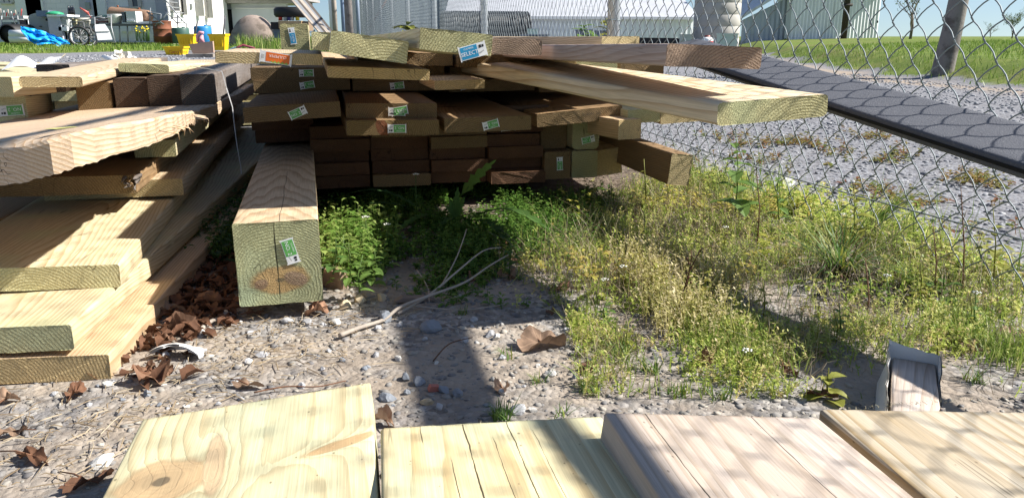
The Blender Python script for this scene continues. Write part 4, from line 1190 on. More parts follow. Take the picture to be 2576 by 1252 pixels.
for px, y0, y1, cc, lb in ((703, 34, 52, (.6, .05, .03), 'red bottle standing in the cart above the cardboard box'), (716, 37, 52, (.5, .55, .6), 'clear pale bottle in the cart beside the red one'), (726, 36, 52, (.10, .10, .35), 'dark blue bottle in the middle of the cart'), (733, 40, 52, (.7, .7, .72), 'white small bottle in the cart beside the dark blue one'), (746, 34, 52, (.75, .62, .08), 'yellow flowers potted in the cart under the tyre')):
    b = MB(); q0, q1 = at(px, y1, 22), at(px, y0, 22); h_ = (q1.z - q0.z); r_ = .055
    b.lathe([(0, 0), (r_, 0), (r_, h_ * .6), (r_ * .4, h_ * .78), (r_ * .4, h_ * .95), (0, h_)], (q0.x, 22.1, q0.z), 10)
    single(b, 'bottle' if 'bottle' in lb else 'potted_flowers', plain('bottle_' + lb.split()[0], cc, .3), lb, 'bottle' if 'bottle' in lb else 'flowers')
for k in range(6):
    b = MB(); dx = k * 7
    p0, p1 = at(722 + dx * 1.2, -14 + 1.5 * k, 13 + .12 * k), at(806 + dx * .95, 84 + 2 * (k % 3), 12.0 + .1 * k)
    d = (p1 - p0).normalized(); M_ = d.to_track_quat('Y', 'Z').to_matrix().to_4x4()
    b.box((p0 + p1) / 2, (.035 + .02 * (k % 2), (p1 - p0).length, .018), M_)
    single(b, 'wood_strip', [M_OLDW, M_STEEL, plain('dark_strip', (.09, .075, .065), .8)][k % 3], ['leftmost', 'second', 'third', 'fourth', 'fifth', 'rightmost'][k] + ' of the long strips leaning steeply before the cart', 'strip', 'long strips leaning together')
# wooden posts left of the fence
for px, w_, Y, m_, lb in ((880, 20, 20, M_POLE, 'round mossy wooden post at the far end of the fence'), (836, 9, 26, M_WHITE, 'thin white post left of the round wooden post'), (845, 12, 26, M_OLDW, 'weathered square post between white and blue posts'), (866, 10, 25, plain('blue_post', (.20, .27, .38), .6), 'blue grey post just left of the round wooden post'), (903, 10, 28, plain('slate_post', (.25, .31, .39), .6), 'slate coloured post just right of the round wooden post')):
    b = MB(); r_ = w_ * Y * cP / FPX / 2
    b.tube([(BX(px, Y, .4), Y, 0), (BX(px, Y, .4), Y, 3)], r_, 12); single(b, 'wooden_post', m_, lb, 'post')
b = MB(); b.tube([at(930, 70, 24), at(975, -5, 24)], .03, 6); single(b, 'rusty_pipe', M_RUST, 'thin red brown pipe leaning at the far fence posts', 'pipe')

# drums and tubs
def drum(px, y0, y1, w_, Y, mat, name, label, hoops=True):
    q0 = at(px, y1, Y); h_ = at(px, y0, Y).z - q0.z; r_ = w_ * Y * cP / FPX / 2
    e = empty(name, (q0.x, Y, q0.z)); setp(e, label, 'barrel')
    b = MB(); pr = [(0, 0), (r_, 0), (r_, h_ * .32), (r_ * 1.04, h_ * .335), (r_, h_ * .35), (r_, h_ * .65), (r_ * 1.04, h_ * .665), (r_, h_ * .68), (r_, h_ * .985)] if hoops else [(0, 0), (r_ * .9, 0), (r_, h_ * .06), (r_, h_ * .9), (r_ * .92, h_ * .98)]
    b.lathe(pr + [(r_ * 1.03, h_), (r_ * .96, h_), (r_ * .95, h_ * .95), (0, h_ * .94)] if hoops else pr + [(r_ * .85, h_), (0, h_)], (q0.x, Y, q0.z), 24); part(b, 'body', mat, e)
    if hoops:
        for f in (.335, .665, .99):
            b = MB(); b.lathe([(r_ * 1.01, h_ * f - .02), (r_ * 1.06, h_ * f), (r_ * 1.01, h_ * f + .02)], (q0.x, Y, q0.z), 24); part(b, 'hoop', mat, e)
    else:
        b = MB(); b.lathe([(.05, h_), (.05, h_ + .03), (0, h_ + .03)], (q0.x + r_ * .4, Y, q0.z), 10); part(b, 'bung', mat, e)
drum(413, 54, 111, 44, 28, M_RUST, 'rusty_barrel', 'rusty brown steel barrel with ribs on the grass at the left')
drum(513, 66, 112, 42, 24.5, M_BLUE, 'blue_barrel', 'blue plastic barrel behind the yellow tubs', False)
drum(457, 70, 110, 42, 27.8, M_DKGREEN, 'green_bin', 'dark green bin under the outside stairs', False)
def tub(px0, px1, y0, y1, Y, label, lean=0):
    a, b_ = at(px0, y1, Y), at(px1, y0, Y)
    w_, h_ = (b_.x - a.x) * .86, b_.z - a.z
    cx = (a.x + b_.x) / 2
    e = empty('plastic_tub', (cx, Y, a.z)); setp(e, label, 'tub', 'yellow plastic tubs by the gravel')
    d_ = w_ * .8
    b = MB(); o_ = [(-.38, 0), (.38, 0), (.5, h_), (-.5, h_)]
    b.add([(cx + x * w_, Y + y * d_, a.z + z) for z, k in ((0, .76), (h_, 1)) for x, y in ((-.5 * k, -.5 * k), (.5 * k, -.5 * k), (.5 * k, .5 * k), (-.5 * k, .5 * k))] + [(cx + x * w_, Y + y * d_, a.z + z) for z, k in ((.02, .7), (h_, .92)) for x, y in ((-.5 * k, -.5 * k), (.5 * k, -.5 * k), (.5 * k, .5 * k), (-.5 * k, .5 * k))],
          [(3, 2, 1, 0), (0, 1, 5, 4), (1, 2, 6, 5), (2, 3, 7, 6), (3, 0, 4, 7), (8, 9, 10, 11), (9, 8, 12, 13), (10, 9, 13, 14), (11, 10, 14, 15), (8, 11, 15, 12), (4, 5, 13, 12), (5, 6, 14, 13), (6, 7, 15, 14), (7, 4, 12, 15)]); part(b, 'body', M_YEL, e)
    b = MB()
    for s_ in (-1, 1):
        b.box((cx + s_ * w_ * .51, Y, a.z + h_), (w_ * .06, d_ * 1.04, h_ * .12)); b.box((cx, Y + s_ * d_ * .51, a.z + h_), (w_ * 1.08, d_ * .06, h_ * .12))
    part(b, 'rim', M_YEL, e)
    for k in range(5):
        b = MB(); b.box((cx - w_ * .3 + k * w_ * .15, Y - d_ * .455, a.z + h_ * .55), (w_ * .03, .03, h_ * .6)); part(b, 'rib', M_YEL, e)
    return e
tub(450, 496, 88, 120, 20, 'yellow tub left of the blue barrel')
tub(530, 574, 88, 127, 19.5, 'yellow tub right of the blue barrel')
tt = tub(418, 472, 119, 147, 17.5, 'low yellow tub with red lettering nearest the lumber')
q = at(441, 131, 17.1); o = put(text_mesh('CarryTote', .09), 'lettering', M_REDP, tt, Matrix.Translation(Vector((q.x, 17.5 - .245, q.z)) - Vector(tt.location)) @ Matrix.Rotation(math.pi / 2, 4, 'X'))
b = MB(); q0, q1 = at(472, 112, 16), at(535, 108, 16)
b.prism([(q0.x + .02, q0.z), (q0.x + .09, q0.z - .2), (q1.x, q1.z - .19), (q1.x, q1.z + .03)], 16, 16.06)
single(b, 'board_offcut', plain('tan_ply', (.42, .29, .22), .8, .15, 6), 'brown board offcut leaning before the blue barrel', 'wood panel')
b = MB(); pbox(b, 468, 535, 136, 146, 15.8, .3); single(b, 'grey_plank', M_OLDW, 'grey plank lying before the brown board offcut', 'plank')
b = MB()
b.tube([at(497, 107, 16.4), at(496, 90, 16.4), at(503, 82, 16.4), at(512, 83, 16.4)], [.025, .028, .032, .025], 8); b.tube([at(508, 107, 16.4), at(506, 96, 16.4), at(509, 88, 16.4)], [.06, .05, .02], 8)
single(b, 'spray_bottle', plain('pink_bottle', (.62, .30, .34), .4, .3, 12), 'pink and white garden sprayer in front of the blue barrel', 'sprayer')
for x0, y0, x1, y1, Y, lb in ((497, 54, 486, 106, 22.4, 'dark tool handle leaning left of the blue barrel'), (566, 40, 560, 108, 21.4, 'dark shovel handle standing at the right yellow tub')):
    b = MB(); b.tube([at(x0, y0, Y), at(x1, y1, Y)], .022, 6); single(b, 'tool_handle', plain('dark_handle', (.06, .06, .07), .6), lb, 'tool')
b = MB()
b.tube([at(556, 134, 12), at(590, 120, 12.2), at(604, 119, 12.2)], .012, 6); single(b, 'wheelbarrow_handle', plain('blue_green_tool', (.12, .2, .24), .5), 'thin blue grey tool handle lying behind the wide plank', 'tool')
b = MB(); b.tube([at(596, 120, 12), at(612, 114, 12.1), at(640, 122, 12.0)], .018, 6); single(b, 'red_handle', plain('dull_red', (.22, .04, .06), .5), 'dull red handle lying in the grass behind the wide plank', 'tool')

# clutter row, left to right
b = MB(); q = at(8, 108, 27); b.lathe([(.27, 0), (.31, .02), (.31, 1.6), (.26, 1.6), (.26, .05), (0, .05)], (q.x + .2, 27, q.z + .29), 24, M=Matrix.Rotation(rad(-90), 4, 'X'))
single(b, 'drain_pipe', M_BLACK, 'black drain pipe end lying at the far left edge', 'pipe')
b = MB()
for k, y_ in enumerate((86, 98)):
    q = at(58, y_, 26.6); b.tube([(q.x - .42, 26.6, q.z), (q.x + .42, 26.7, q.z)], .13, 14)
single(b, 'roll_pair', M_WHITE, 'pair of white plastic rolls lying under the blue tarp', 'rolls')
vs, fs = [], []
nu, nv = 26, 16
tp0 = at(118, 100, 26.2)
for i in range(nu):
    for j in range(nv):
        u, v = i / (nu - 1), j / (nv - 1)
        px = 52 + 122 * u
        top = 66 + 12 * math.sin(u * 2.2) + 30 * max(0, u - .42) ** 1.2 * 1.6
        bot = 78 + 30 * min(1, u / .35) + 6 * math.sin(u * 9)
        yy = top + (bot + 8 * min(1, u * 3) - top) * v
        q = at(px + 14 * (v - .5) * u, yy + 2.5 * mnoise.noise((u * 9, v * 5, 2)), 26.3 - .55 * v + .30 * mnoise.noise((u * 6, v * 4, 1)) + .16 * mnoise.noise((u * 15, v * 9, 4)))
        vs.append(q)
for i in range(nu - 1):
    for j in range(nv - 1): fs.append((i * nv + j, (i + 1) * nv + j, (i + 1) * nv + j + 1, i * nv + j + 1))
b = MB().add(vs, fs, 0, True).add([v + Vector((0, .02, 0)) for v in vs], [tuple(reversed(f)) for f in fs], 0, True)
single(b, 'blue_tarp', M_TARP, 'bright blue crumpled tarp on the grass at the left', 'tarp')
def slab_px(name, label, cat, x0, x1, y0, y1, Y, depth, mat, extra=None):
    e = empty(name, (BX((x0 + x1) / 2, Y), Y, at(x0, y1, Y).z)); setp(e, label, cat)
    b = MB(); pbox(b, x0, x1, y0, y1, Y, depth); part(b, 'body', mat, e)
    for (n_, a0, a1, b0, b1, dY, dd, m_) in (extra or ()):
        b = MB(); pbox(b, a0, a1, b0, b1, Y + dY, dd); part(b, n_, m_, e)
    return e
e = empty('round_topped_panel', (BX(112, 28.2), 28.2, .2)); setp(e, 'grey panel with a rounded top standing behind the blue tarp', 'panel')
b = MB(); q0, q1 = at(79, 100, 28.2), at(146, 32, 28.2); w_ = q1.x - q0.x
b.prism([(q0.x, q0.z), (q1.x, q0.z)] + [(q0.x + w_ * (.5 + .5 * math.cos(t)), q1.z - .16 + .16 * math.sin(t)) for t in [k * math.pi / 10 for k in range(11)]], 28.2, 28.28); part(b, 'body', M_GREYP, e)
b = MB(); pbox(b, 115, 117.5, 47, 53, 28.15, .06); part(b, 'slot', M_BLACK, e)
for x_ in (98, 126):
    b = MB(); pbox(b, x_, x_ + 6, 66, 67.5, 28.15, .06); part(b, 'vent', M_BLACK, e)
slab_px('pedestal_table', 'light grey pedestal table with white top behind the blue tarp', 'table', 127, 150, 42, 100, 27.4, .4, plain('pedestal_grey', (.40, .42, .48), .6), [('table_top', 118, 168, 37, 42, -.1, .8, M_WHITE), ('shelf', 148, 168, 68, 78, 0, .4, M_WHITE), ('leg', 166, 170, 42, 102, .1, .1, M_LIGHT), ('drawer_box', 150, 166, 44, 64, .05, .35, M_GREYP), ('back_panel', 150, 168, 80, 100, .1, .3, plain('pedestal_blue', (.30, .33, .38), .6))])
slab_px('metal_cabinet', 'pale metal cabinet with open shelf between panel and pedestal table', 'cabinet', 146, 176 - 50, 62, 98, 28.4, .4, M_GREYP, [('shelf_white', 112 + 4, 128, 50, 60, -.1, .3, M_WHITE), ('dark_opening', 116, 128, 64, 80, -.05, .05, M_BLACK)])
for px, lb in ((175, 'left dark bottle on the ledge before the block wall'), (181, 'middle dark bottle on the ledge before the block wall'), (186, 'right dark bottle on the ledge before the block wall')):
    b = MB(); q = at(px, 38, 28.3); b.lathe([(0, 0), (.045, 0), (.045, .2), (.02, .25), (.02, .3), (0, .3)], (q.x, 28.3, q.z), 10); single(b, 'bottle', plain('black_glass', (.02, .022, .03), .2), lb, 'bottle', 'dark bottles on the ledge')
b = MB(); q = at(138, 37, 27.5); b.lathe([(0, 0), (.28, 0), (.26, .05), (.12, .1), (0, .11)], q, 14); single(b, 'green_bowl', M_GRN, 'upturned green bowl lying on the white table top', 'bowl')
b = MB(); pbox(b, 92, 120, 27, 42, 27.9, .5); single(b, 'blue_box', plain('dull_blue', (.16, .21, .30), .6), 'dull blue case on top of the rounded grey panel', 'case')
e = empty('ribbed_panel', (BX(207, 28.2), 28.2, .2)); setp(e, 'beige ribbed panel standing behind the bicycle wheel', 'panel')
b = MB(); q0, q1 = at(188, 100, 28.2), at(226, 46, 28.2); ribbed(b, (q0.x, 28.2, 0), (q1.x, 28.2, 0), q0.z, q1.z, .07, .02, (0, -1, 0)); part(b, 'body', M_BEIGE, e)
b = MB(); b.tube([at(188, 50, 28.15), at(226, 50, 28.15)], .06, 10); part(b, 'roll_top', M_BEIGE, e)
b = MB(); pbox(b, 163, 190, 48, 60, 28, .5); single(b, 'yellow_pad', plain('straw_pad', (.50, .46, .28), .8), 'straw coloured pad folded over the ledge', 'pad')
b = MB(); b.tube([at(201, 20, 27.8), at(222, 34, 27.8)], [.02, .05], 8); b.tube([at(222, 34, 27.8), at(228, 45, 27.8)], .02, 6); single(b, 'folded_umbrella', plain('red_white', (.50, .12, .10), .5, .4, 20), 'folded red and white umbrella leaning above the ribbed panel', 'umbrella')
# bicycle wheel cart
def wheel(e, c, r_, tilt, yaw):
    M_ = Matrix.Translation(c) @ Matrix.Rotation(rad(yaw), 4, 'Z') @ Matrix.Rotation(rad(tilt), 4, 'X')
    def ring(R_, rr, n=22): return [M_ @ Vector((R_ * math.cos(2 * math.pi * k / n), 0, R_ * math.sin(2 * math.pi * k / n))) for k in range(n + 1)]
    b = MB(); b.tube(ring(r_, 0), .035, 6); w_ = part(b, 'wheel', M_BLACK, e)
    b = MB(); b.tube(ring(r_ * .86, 0), .014, 5); o = b.build('rim', M_STEEL, w_)
    b = MB()
    for k in range(10): b.tube([M_ @ Vector((0, 0, 0)), M_ @ Vector((r_ * .86 * math.cos(k * .628), 0, r_ * .86 * math.sin(k * .628)))], .008, 4)
    b.build('spoke', M_STEEL, w_)
wc = empty('wheelchair', (BX(205, 26.8), 26.8, .2)); setp(wc, 'old wheelchair frame with spoked wheels before the ribbed panel', 'wheelchair')
wheel(wc, at(199, 92, 26.6), .30, 0, 25); wheel(wc, at(222, 94, 27.1), .30, 0, 60)
b = MB()
for a_, c_ in (((176, 56), (210, 56)), ((176, 56), (176, 98)), ((196, 56), (198, 92)), ((210, 56), (214, 90)), ((214, 72), (226, 68)), ((226, 68), (234, 90)), ((178, 80), (200, 80))): b.tube([at(*a_, 26.8), at(*c_, 26.8)], .02, 6)
part(b, 'frame', plain('dark_frame', (.08, .085, .09), .5), wc)
# folded white chair
ch = empty('folding_chair', (BX(258, 26.4), 26.4, .2)); setp(ch, 'folding chair with white cushions on the grass before the long table', 'chair')
b = MB(); b.add([at(238, 62, 26.4), at(264, 61, 26.4), at(276, 79, 26.2), at(240, 80, 26.2), at(238, 62, 26.52), at(264, 61, 26.52), at(276, 79, 26.32), at(240, 80, 26.32)], [(0, 1, 2, 3), (7, 6, 5, 4), (0, 4, 5, 1), (1, 5, 6, 2), (2, 6, 7, 3), (3, 7, 4, 0)]); part(b, 'backrest', M_WHITE, ch)
b = MB(); b.add([at(241, 81, 26.25), at(276, 80, 26.25), at(283, 100, 25.9), at(246, 102, 25.9), at(241, 81, 26.4), at(276, 80, 26.4), at(283, 100, 26.1), at(246, 102, 26.1)], [(0, 1, 2, 3), (7, 6, 5, 4), (0, 4, 5, 1), (1, 5, 6, 2), (2, 6, 7, 3), (3, 7, 4, 0)]); part(b, 'seat', M_LIGHT, ch)
b = MB(); b.tube([at(238, 44, 26.5), at(241, 102, 26.2), at(290, 107, 25.9), at(280, 68, 26.5), at(279, 38, 26.6)], .018, 6); part(b, 'frame', M_STEEL, ch)
# long table with its load
lt = empty('work_table', (BX(310, 28), 28, .2)); setp(lt, 'long dark work table crowded with things before the block building', 'table')
b = MB(); pbox(b, 226, 391, 60, 65, 27.8, 1); part(b, 'table_top', plain('dark_top', (.12, .12, .11), .7), lt)
for x_ in (232, 300, 320, 368, 386):
    b = MB(); b.tube([at(x_, 65, 27.9), at(x_ + 2, 106, 27.9)], .025, 6); part(b, 'leg', M_STEEL, lt)
def on_table(name, label, cat, x0, x1, y0, y1, mat, Y=27.9, d_=.4, lid=None):
    e = slab_px(name, label, cat, x0, x1, y0, y1, Y, d_, mat, lid); return e
b = MB(); q = at(290, 60, 28); b.lathe([(0, 0), (.2, 0), (.235, .3), (.24, .31), (.21, .31), (.2, .28), (0, .27)], q, 18); single(b, 'white_tub', M_WHITE, 'round white tub standing on the long work table', 'tub')
on_table('microwave', 'boxy silver appliance with dark side on the work table', 'appliance', 316, 340, 29, 57, M_LIGHT, 27.8, .5, [('side', 308, 316, 31, 57, .0, .45, plain('appliance_dark', (.10, .11, .13), .5)), ('handle', 318, 338, 52, 55, -.04, .03, M_WHITE)])
e = empty('rusty_tank', (BX(325, 29), 29, .5)); setp(e, 'long rusty cylindrical tank lying behind the silver appliance', 'tank')
b = MB(); q0, q1 = at(279, 33, 28.8), at(376, 42, 28.6)
d = (q1 - q0).normalized(); M_ = d.to_track_quat('Z', 'Y').to_matrix().to_4x4(); L_ = (q1 - q0).length
b.lathe([(0, -.1), (.12, -.08), (.2, 0), (.21, .05), (.21, L_ - .1), (.2, L_), (.12, L_ + .08), (0, L_ + .1)], q0, 20, M=M_); part(b, 'body', M_RUST2, e)
b = MB(); b.tube([q0.lerp(q1, .2) + Vector((0, 0, .2)), q0.lerp(q1, .2) + Vector((0, 0, .28))], .03, 8); b.tube([q0.lerp(q1, .75) + Vector((0, 0, .2)), q0.lerp(q1, .75) + Vector((0, 0, .26))], .04, 8); part(b, 'fitting', M_RUST, e)
b = MB(); pbox(b, 238, 268, 44, 58, 27.9, .4); single(b, 'scrap_crate', plain('dull_red_scrap', (.22, .12, .11), .8, .4, 30), 'crate of reddish scrap on the left of the work table', 'crate')
b = MB(); pbox(b, 245, 275, 38, 42, 28, .5); single(b, 'green_tray', plain('teal_tray', (.20, .36, .30), .6), 'flat pale green tray above the scrap crate', 'tray')
b = MB(); pbox(b, 340, 390, 54, 60, 27.9, .5); single(b, 'white_sheet_stack', M_WHITE, 'flat white sheets on the right end of the work table', 'sheets')
b = MB()
for k in range(7): b.tube([at(200 + k * 9, 44 + (k * 7) % 9, 27.7), at(232 + k * 8, 40 + (k * 5) % 14, 27.7)], .016, 5)
single(b, 'pipe_bundle', M_STEEL, 'loose bundle of thin grey pipes left of the scrap crate', 'pipes')
sw = empty('sawhorse', (BX(396, 27), 27, .2)); setp(sw, 'thin metal crossed trestle frame behind the rusty barrel', 'trestle')
for a_, c_ in (((370, 32), (405, 36)), ((372, 32), (412, 62)), ((425, 30), (390, 66)), ((378, 20), (376, 80)), ((405, 36), (402, 64)), ((384, 58), (404, 58))):
    b = MB(); b.tube([at(*a_, 27.2), at(*c_, 27.2)], .02, 6); part(b, 'bar', plain('dark_bar', (.14, .16, .18), .5, .1, 8), sw)
for k in range(26):
    pass
# left-edge jumble
for x0, x1, y0, y1, cc, lb, nm in ((0, 24, 44, 50, (.42, .36, .30), 'flat tan tray on the shelf at the far left', 'tray'), (26, 58, 40, 47, (.5, .5, .48), 'flat pale board on the shelf at the far left', 'board_offcut'), (4, 28, 56, 64, (.30, .33, .36), 'grey metal box low on the far left shelf', 'metal_box'), (50, 78, 50, 66, (.10, .08, .09), 'dark crate beside the rounded panel', 'crate'), (66, 79, 52, 62, (.45, .14, .07), 'orange brown tin beside the dark crate', 'tin')):
    b = MB(); pbox(b, x0, x1, y0, y1, 28.4, .4); single(b, nm, plain('junk_' + nm, cc, .7, .3, 12), lb, nm.replace('_', ' '))
ja = empty('shelf_rack', (BX(40, 28.3), 28.3, .2)); setp(ja, 'thin metal shelf rack at the far left before the block wall', 'rack')
for a_, c_ in (((4, 40), (4, 100)), ((44, 40), (50, 100)), ((70, 48), (74, 84)), ((0, 66), (76, 68)), ((30, 42), (48, 80)), ((2, 50), (60, 50))):
    b = MB(); b.tube([at(*a_, 28.3), at(*c_, 28.3)], .02, 5); part(b, 'bar', M_STEEL, ja)
for k in range(9):
    x_ = 3 + k * 6.2; b = MB(); b.tube([at(x_, 42, 28.5), at(x_ + (k % 3) * 2 - 2, 22 + (k * 5) % 13, 28.5)], .02, 5)
    single(b, 'tool_handle', [M_OLDW, M_STEEL, M_REDP][k % 3], 'thin tool handle standing upright on the far left shelf', 'tool', 'tool handles on the far left shelf')
# white rubble heap and curved white strip on the gravel
rb = random.Random(4)
hp = empty('rubble_heap', (G(310, 158, .1).x, 12.6, .06)); setp(hp, 'heap of broken white plaster chunks on the gravel at the left', 'rubble heap')
for k in range(46):
    u = rb.uniform(-1, 1); v = rb.random() * (1 - abs(u)) ** .8
    q = at(308 + 36 * u, 158 - 34 * v, 12.6 - .3 * (1 - v) + rb.uniform(-.1, .1))
    b = MB(); s_ = rb.uniform(.045, .10)
    b.box(q, (s_ * rb.uniform(.8, 2), s_, s_ * rb.uniform(.4, 1)), Euler((rb.uniform(0, 3), rb.uniform(0, 3), rb.uniform(0, 3))).to_matrix().to_4x4(), 0, rb.uniform(.6, 1))
    part(b, 'chunk', plain('plaster_%d' % (k % 3), ((.66, .62, .54), (.56, .50, .42), (.72, .70, .66))[k % 3], .85, .15, 20) if k < 3 else [m for m in bpy.data.materials if m.name == 'plaster_%d' % (k % 3)][0], hp)
b = MB(); vs = []
for k in range(15):
    t = k / 14; p0 = at(90 + 70 * t, 166 - 3 * t - 26 * max(0, t - .55) ** 1.5 * 3.3, 3.3); vs += [p0, p0 + Vector((-.004, .03, .028 * math.sin(math.pi * min(1, t * 1.1)) + .004))]
fs = [(2 * k, 2 * k + 2, 2 * k + 3, 2 * k + 1) for k in range(14)]
b.add(vs, fs).add([v + Vector((0, .002, .001)) for v in vs], [tuple(reversed(f)) for f in fs])
single(b, 'plastic_strip', M_WPL, 'curling white plastic strip rising behind the left pile', 'plastic strip')
b = MB(); vs = []
for k in range(13):
    t = k / 12; p0 = at(2 + 86 * t, 178 - 16 * math.sin(t * 2.4) + 6 * t, 2.75); vs += [p0, p0 + Vector((0, .05, .02 + .015 * math.sin(t * 5)))]
b.add(vs, [(2 * k, 2 * k + 2, 2 * k + 3, 2 * k + 1) for k in range(12)]).add([v + Vector((0, .002, .001)) for v in vs], [(2 * k + 1, 2 * k + 3, 2 * k + 2, 2 * k) for k in range(12)])
single(b, 'plastic_wrap', M_WPL, 'folded white plastic wrap lying at the left edge behind the pile', 'plastic wrap')
b = MB(); b.tube([at(262, 146, 5), at(285, 156, 4.6), at(304, 164, 4.2)], [.02, .03, .012], 6); single(b, 'plastic_spoon', M_WPL, 'thin white plastic piece before the rubble heap', 'plastic piece')

# ------------------------------------------------------------------ stones and gravel
def ico(sub):
    bm = bmesh.new(); bmesh.ops.create_icosphere(bm, subdivisions=sub, radius=1)
    V = np.array([v.co[:] for v in bm.verts]); F = np.array([[v.index for v in f.verts] for f in bm.faces]); bm.free()
    return V, F
IV, IF = ico(1)
def gz_near(x, Y):
    z = ground_z(x, Y)
    if -3 < x < 5 and Y < 8:
        near = 1 if Y < 4 else (8 - Y) / 4
        z += near * (.006 * nz(x, Y, 2.3) + .0035 * nz(x, Y, 7) + .0025 * nz(x, Y, 19))
    return z
g = NG('gravel_chips')
c = g.ramp(g.attr('tint'), [(0, (.11, .105, .11)), (.3, (.21, .20, .195)), (.6, (.30, .28, .25)), (.85, (.40, .365, .31)), (1, (.54, .51, .45))])
n = g.noise(g.obj(), 120, 4, .6)
f = g.math('MULTIPLY_ADD', n, .5, .75)
M_CHIP = g.done(g.mix(1, c, g.xyz(f, f, f), 'MULTIPLY'), .85, g.bump(n, .4, .002), 0, .25)
g = NG('road_chips')
c = g.ramp(g.attr('tint'), [(0, (.09, .095, .11)), (.3, (.17, .18, .20)), (.6, (.26, .265, .28)), (.85, (.35, .35, .36)), (1, (.50, .50, .50))])
M_CHIP2 = g.done(c, .85, g.bump(g.noise(g.obj(), 120, 4, .6), .4, .002), 0, .25)
def chips(name, label, pts, smin, smax, seed, pw=2.2, flat=.6):
    rg = np.random.default_rng(seed)
    n = len(pts)
    s = smin + (smax - smin) * rg.random(n) ** pw
    V0 = IV[None] * (1 + .35 * rg.normal(size=(n, len(IV), 1)).clip(-1, 1) * .6)
    sc = np.stack([s * rg.uniform(.8, 1.5, n), s * rg.uniform(.7, 1.1, n), s * rg.uniform(flat * .6, flat * 1.2, n)], 1)
    V = V0 * sc[:, None, :]
    a = rg.uniform(0, 6.28, n); ca, sa = np.cos(a), np.sin(a)
    tl = rg.uniform(-.35, .35, n)
    x = V[..., 0] * ca[:, None] - V[..., 1] * sa[:, None]; y = V[..., 0] * sa[:, None] + V[..., 1] * ca[:, None]
    z = V[..., 2] + x * tl[:, None]
    P = np.array([(px, py, gz_near(px, py)) for px, py in pts])
    V = np.stack([x + P[:, 0:1], y + P[:, 1:2], z + P[:, 2:3] + (s * flat * -.05)[:, None]], -1).reshape(-1, 3)
    F = (IF[None] + (np.arange(n) * len(IV))[:, None, None]).reshape(-1, 3)
    t = np.repeat(np.clip(rg.beta(2, 2.4, n), 0, 1), len(IV))
    return setp(mass(name, V, F, M_CHIP if name == 'gravel' else M_CHIP2, t), label, kind='stuff')
def scatter(n, x0, x1, y0, y1, fn, seed):
    rg = np.random.default_rng(seed)
    out = []
    while len(out) < n:
        x, y = rg.uniform(x0, x1), rg.uniform(y0, y1)
        if rg.random() < fn(x, y): out.append((x, y))
    return out
def bare(x, y):
    d = .35 + .65 * (nz(x + 4, y + 9, 4.5) > -.1)
    if x > .15 and y > 1.0: d *= max(.12, 1 - (x - .15) * 2.4)
    return d
chips('gravel', 'small limestone chips over the bare soil before the piles', scatter(11500, -1.15, 1.0, .62, 1.9, bare, 1), .0014, .0078, 2, 3.6, .5)
chips('gravel', 'small limestone chips under the piles', scatter(900, -.4, .5, 1.5, 2.3, lambda x, y: .8, 3), .003, .009, 4)
chips('gravel_road', 'loose grey gravel beyond the fence', scatter(9000, .75, 4.4, 1.25, 4.6, lambda x, y: 1 if x > fence_x(y) + .12 + .12 * nz(x, y, 3) else 0, 5), .004, .0135, 6, 1.6)
chips('gravel_road', 'loose grey gravel farther along beyond the fence', scatter(5000, 1.0, 5.0, 4.4, 10.5, lambda x, y: 1 if fence_x(y) + .1 < x < bank_x(y) - .02 else 0, 7), .008, .02, 8, 1.6)
chips('gravel_yard', 'loose grey gravel of the yard at the left rear', scatter(3500, -9, -2.2, 7.5, 18, lambda x, y: 1, 9), .012, .035, 10, 1.6)
STONE_COL = [((.22, .24, .27), 'blue grey'), ((.40, .40, .41), 'grey'), ((.58, .56, .52), 'whitish'), ((.52, .42, .28), 'yellowish')]
SM = [plain('stone_' + n_.replace(' ', '_'), c_, .8, .22, 40, bump=.5, bscale=160, dirt=([v * .6 for v in c_], .58)) for c_, n_ in STONE_COL]
def stone(px, py, wpx, hf, ci, label, seed, cat='stone', group=None):
    q = G(px, py); Zc = q.y * cP - (q.z - CAM_H) * sP
    w_ = wpx * Zc / FPX / 2
    bm = bmesh.new(); bmesh.ops.create_icosphere(bm, subdivisions=2, radius=1)
    rn = random.Random(seed)
    cuts = [(Vector((rn.uniform(-1, 1), rn.uniform(-1, 1), rn.uniform(-.6, 1))).normalized(), rn.uniform(.5, .8)) for _ in range(9)]
    for v in bm.verts:
        for nn, d in cuts:
            k = v.co.dot(nn) - d
            if k > 0: v.co -= nn * k
        v.co *= 1 + .05 * mnoise.noise(v.co * 3 + Vector((seed, 0, 0)))
        v.co = Vector((v.co.x * w_ * 1.3, v.co.y * w_ * 1.0, v.co.z * w_ * hf * 1.3))
    me = bpy.data.meshes.new('stone'); bm.to_mesh(me); bm.free()
    me.materials.append(SM[ci])
    o = link('stone', me, None, (q.x, q.y + w_ * .6, gz_near(q.x, q.y) + w_ * hf * .55), (rn.uniform(-.2, .2), rn.uniform(-.2, .2), rn.uniform(0, 6)))
    return setp(o, label, cat, group)
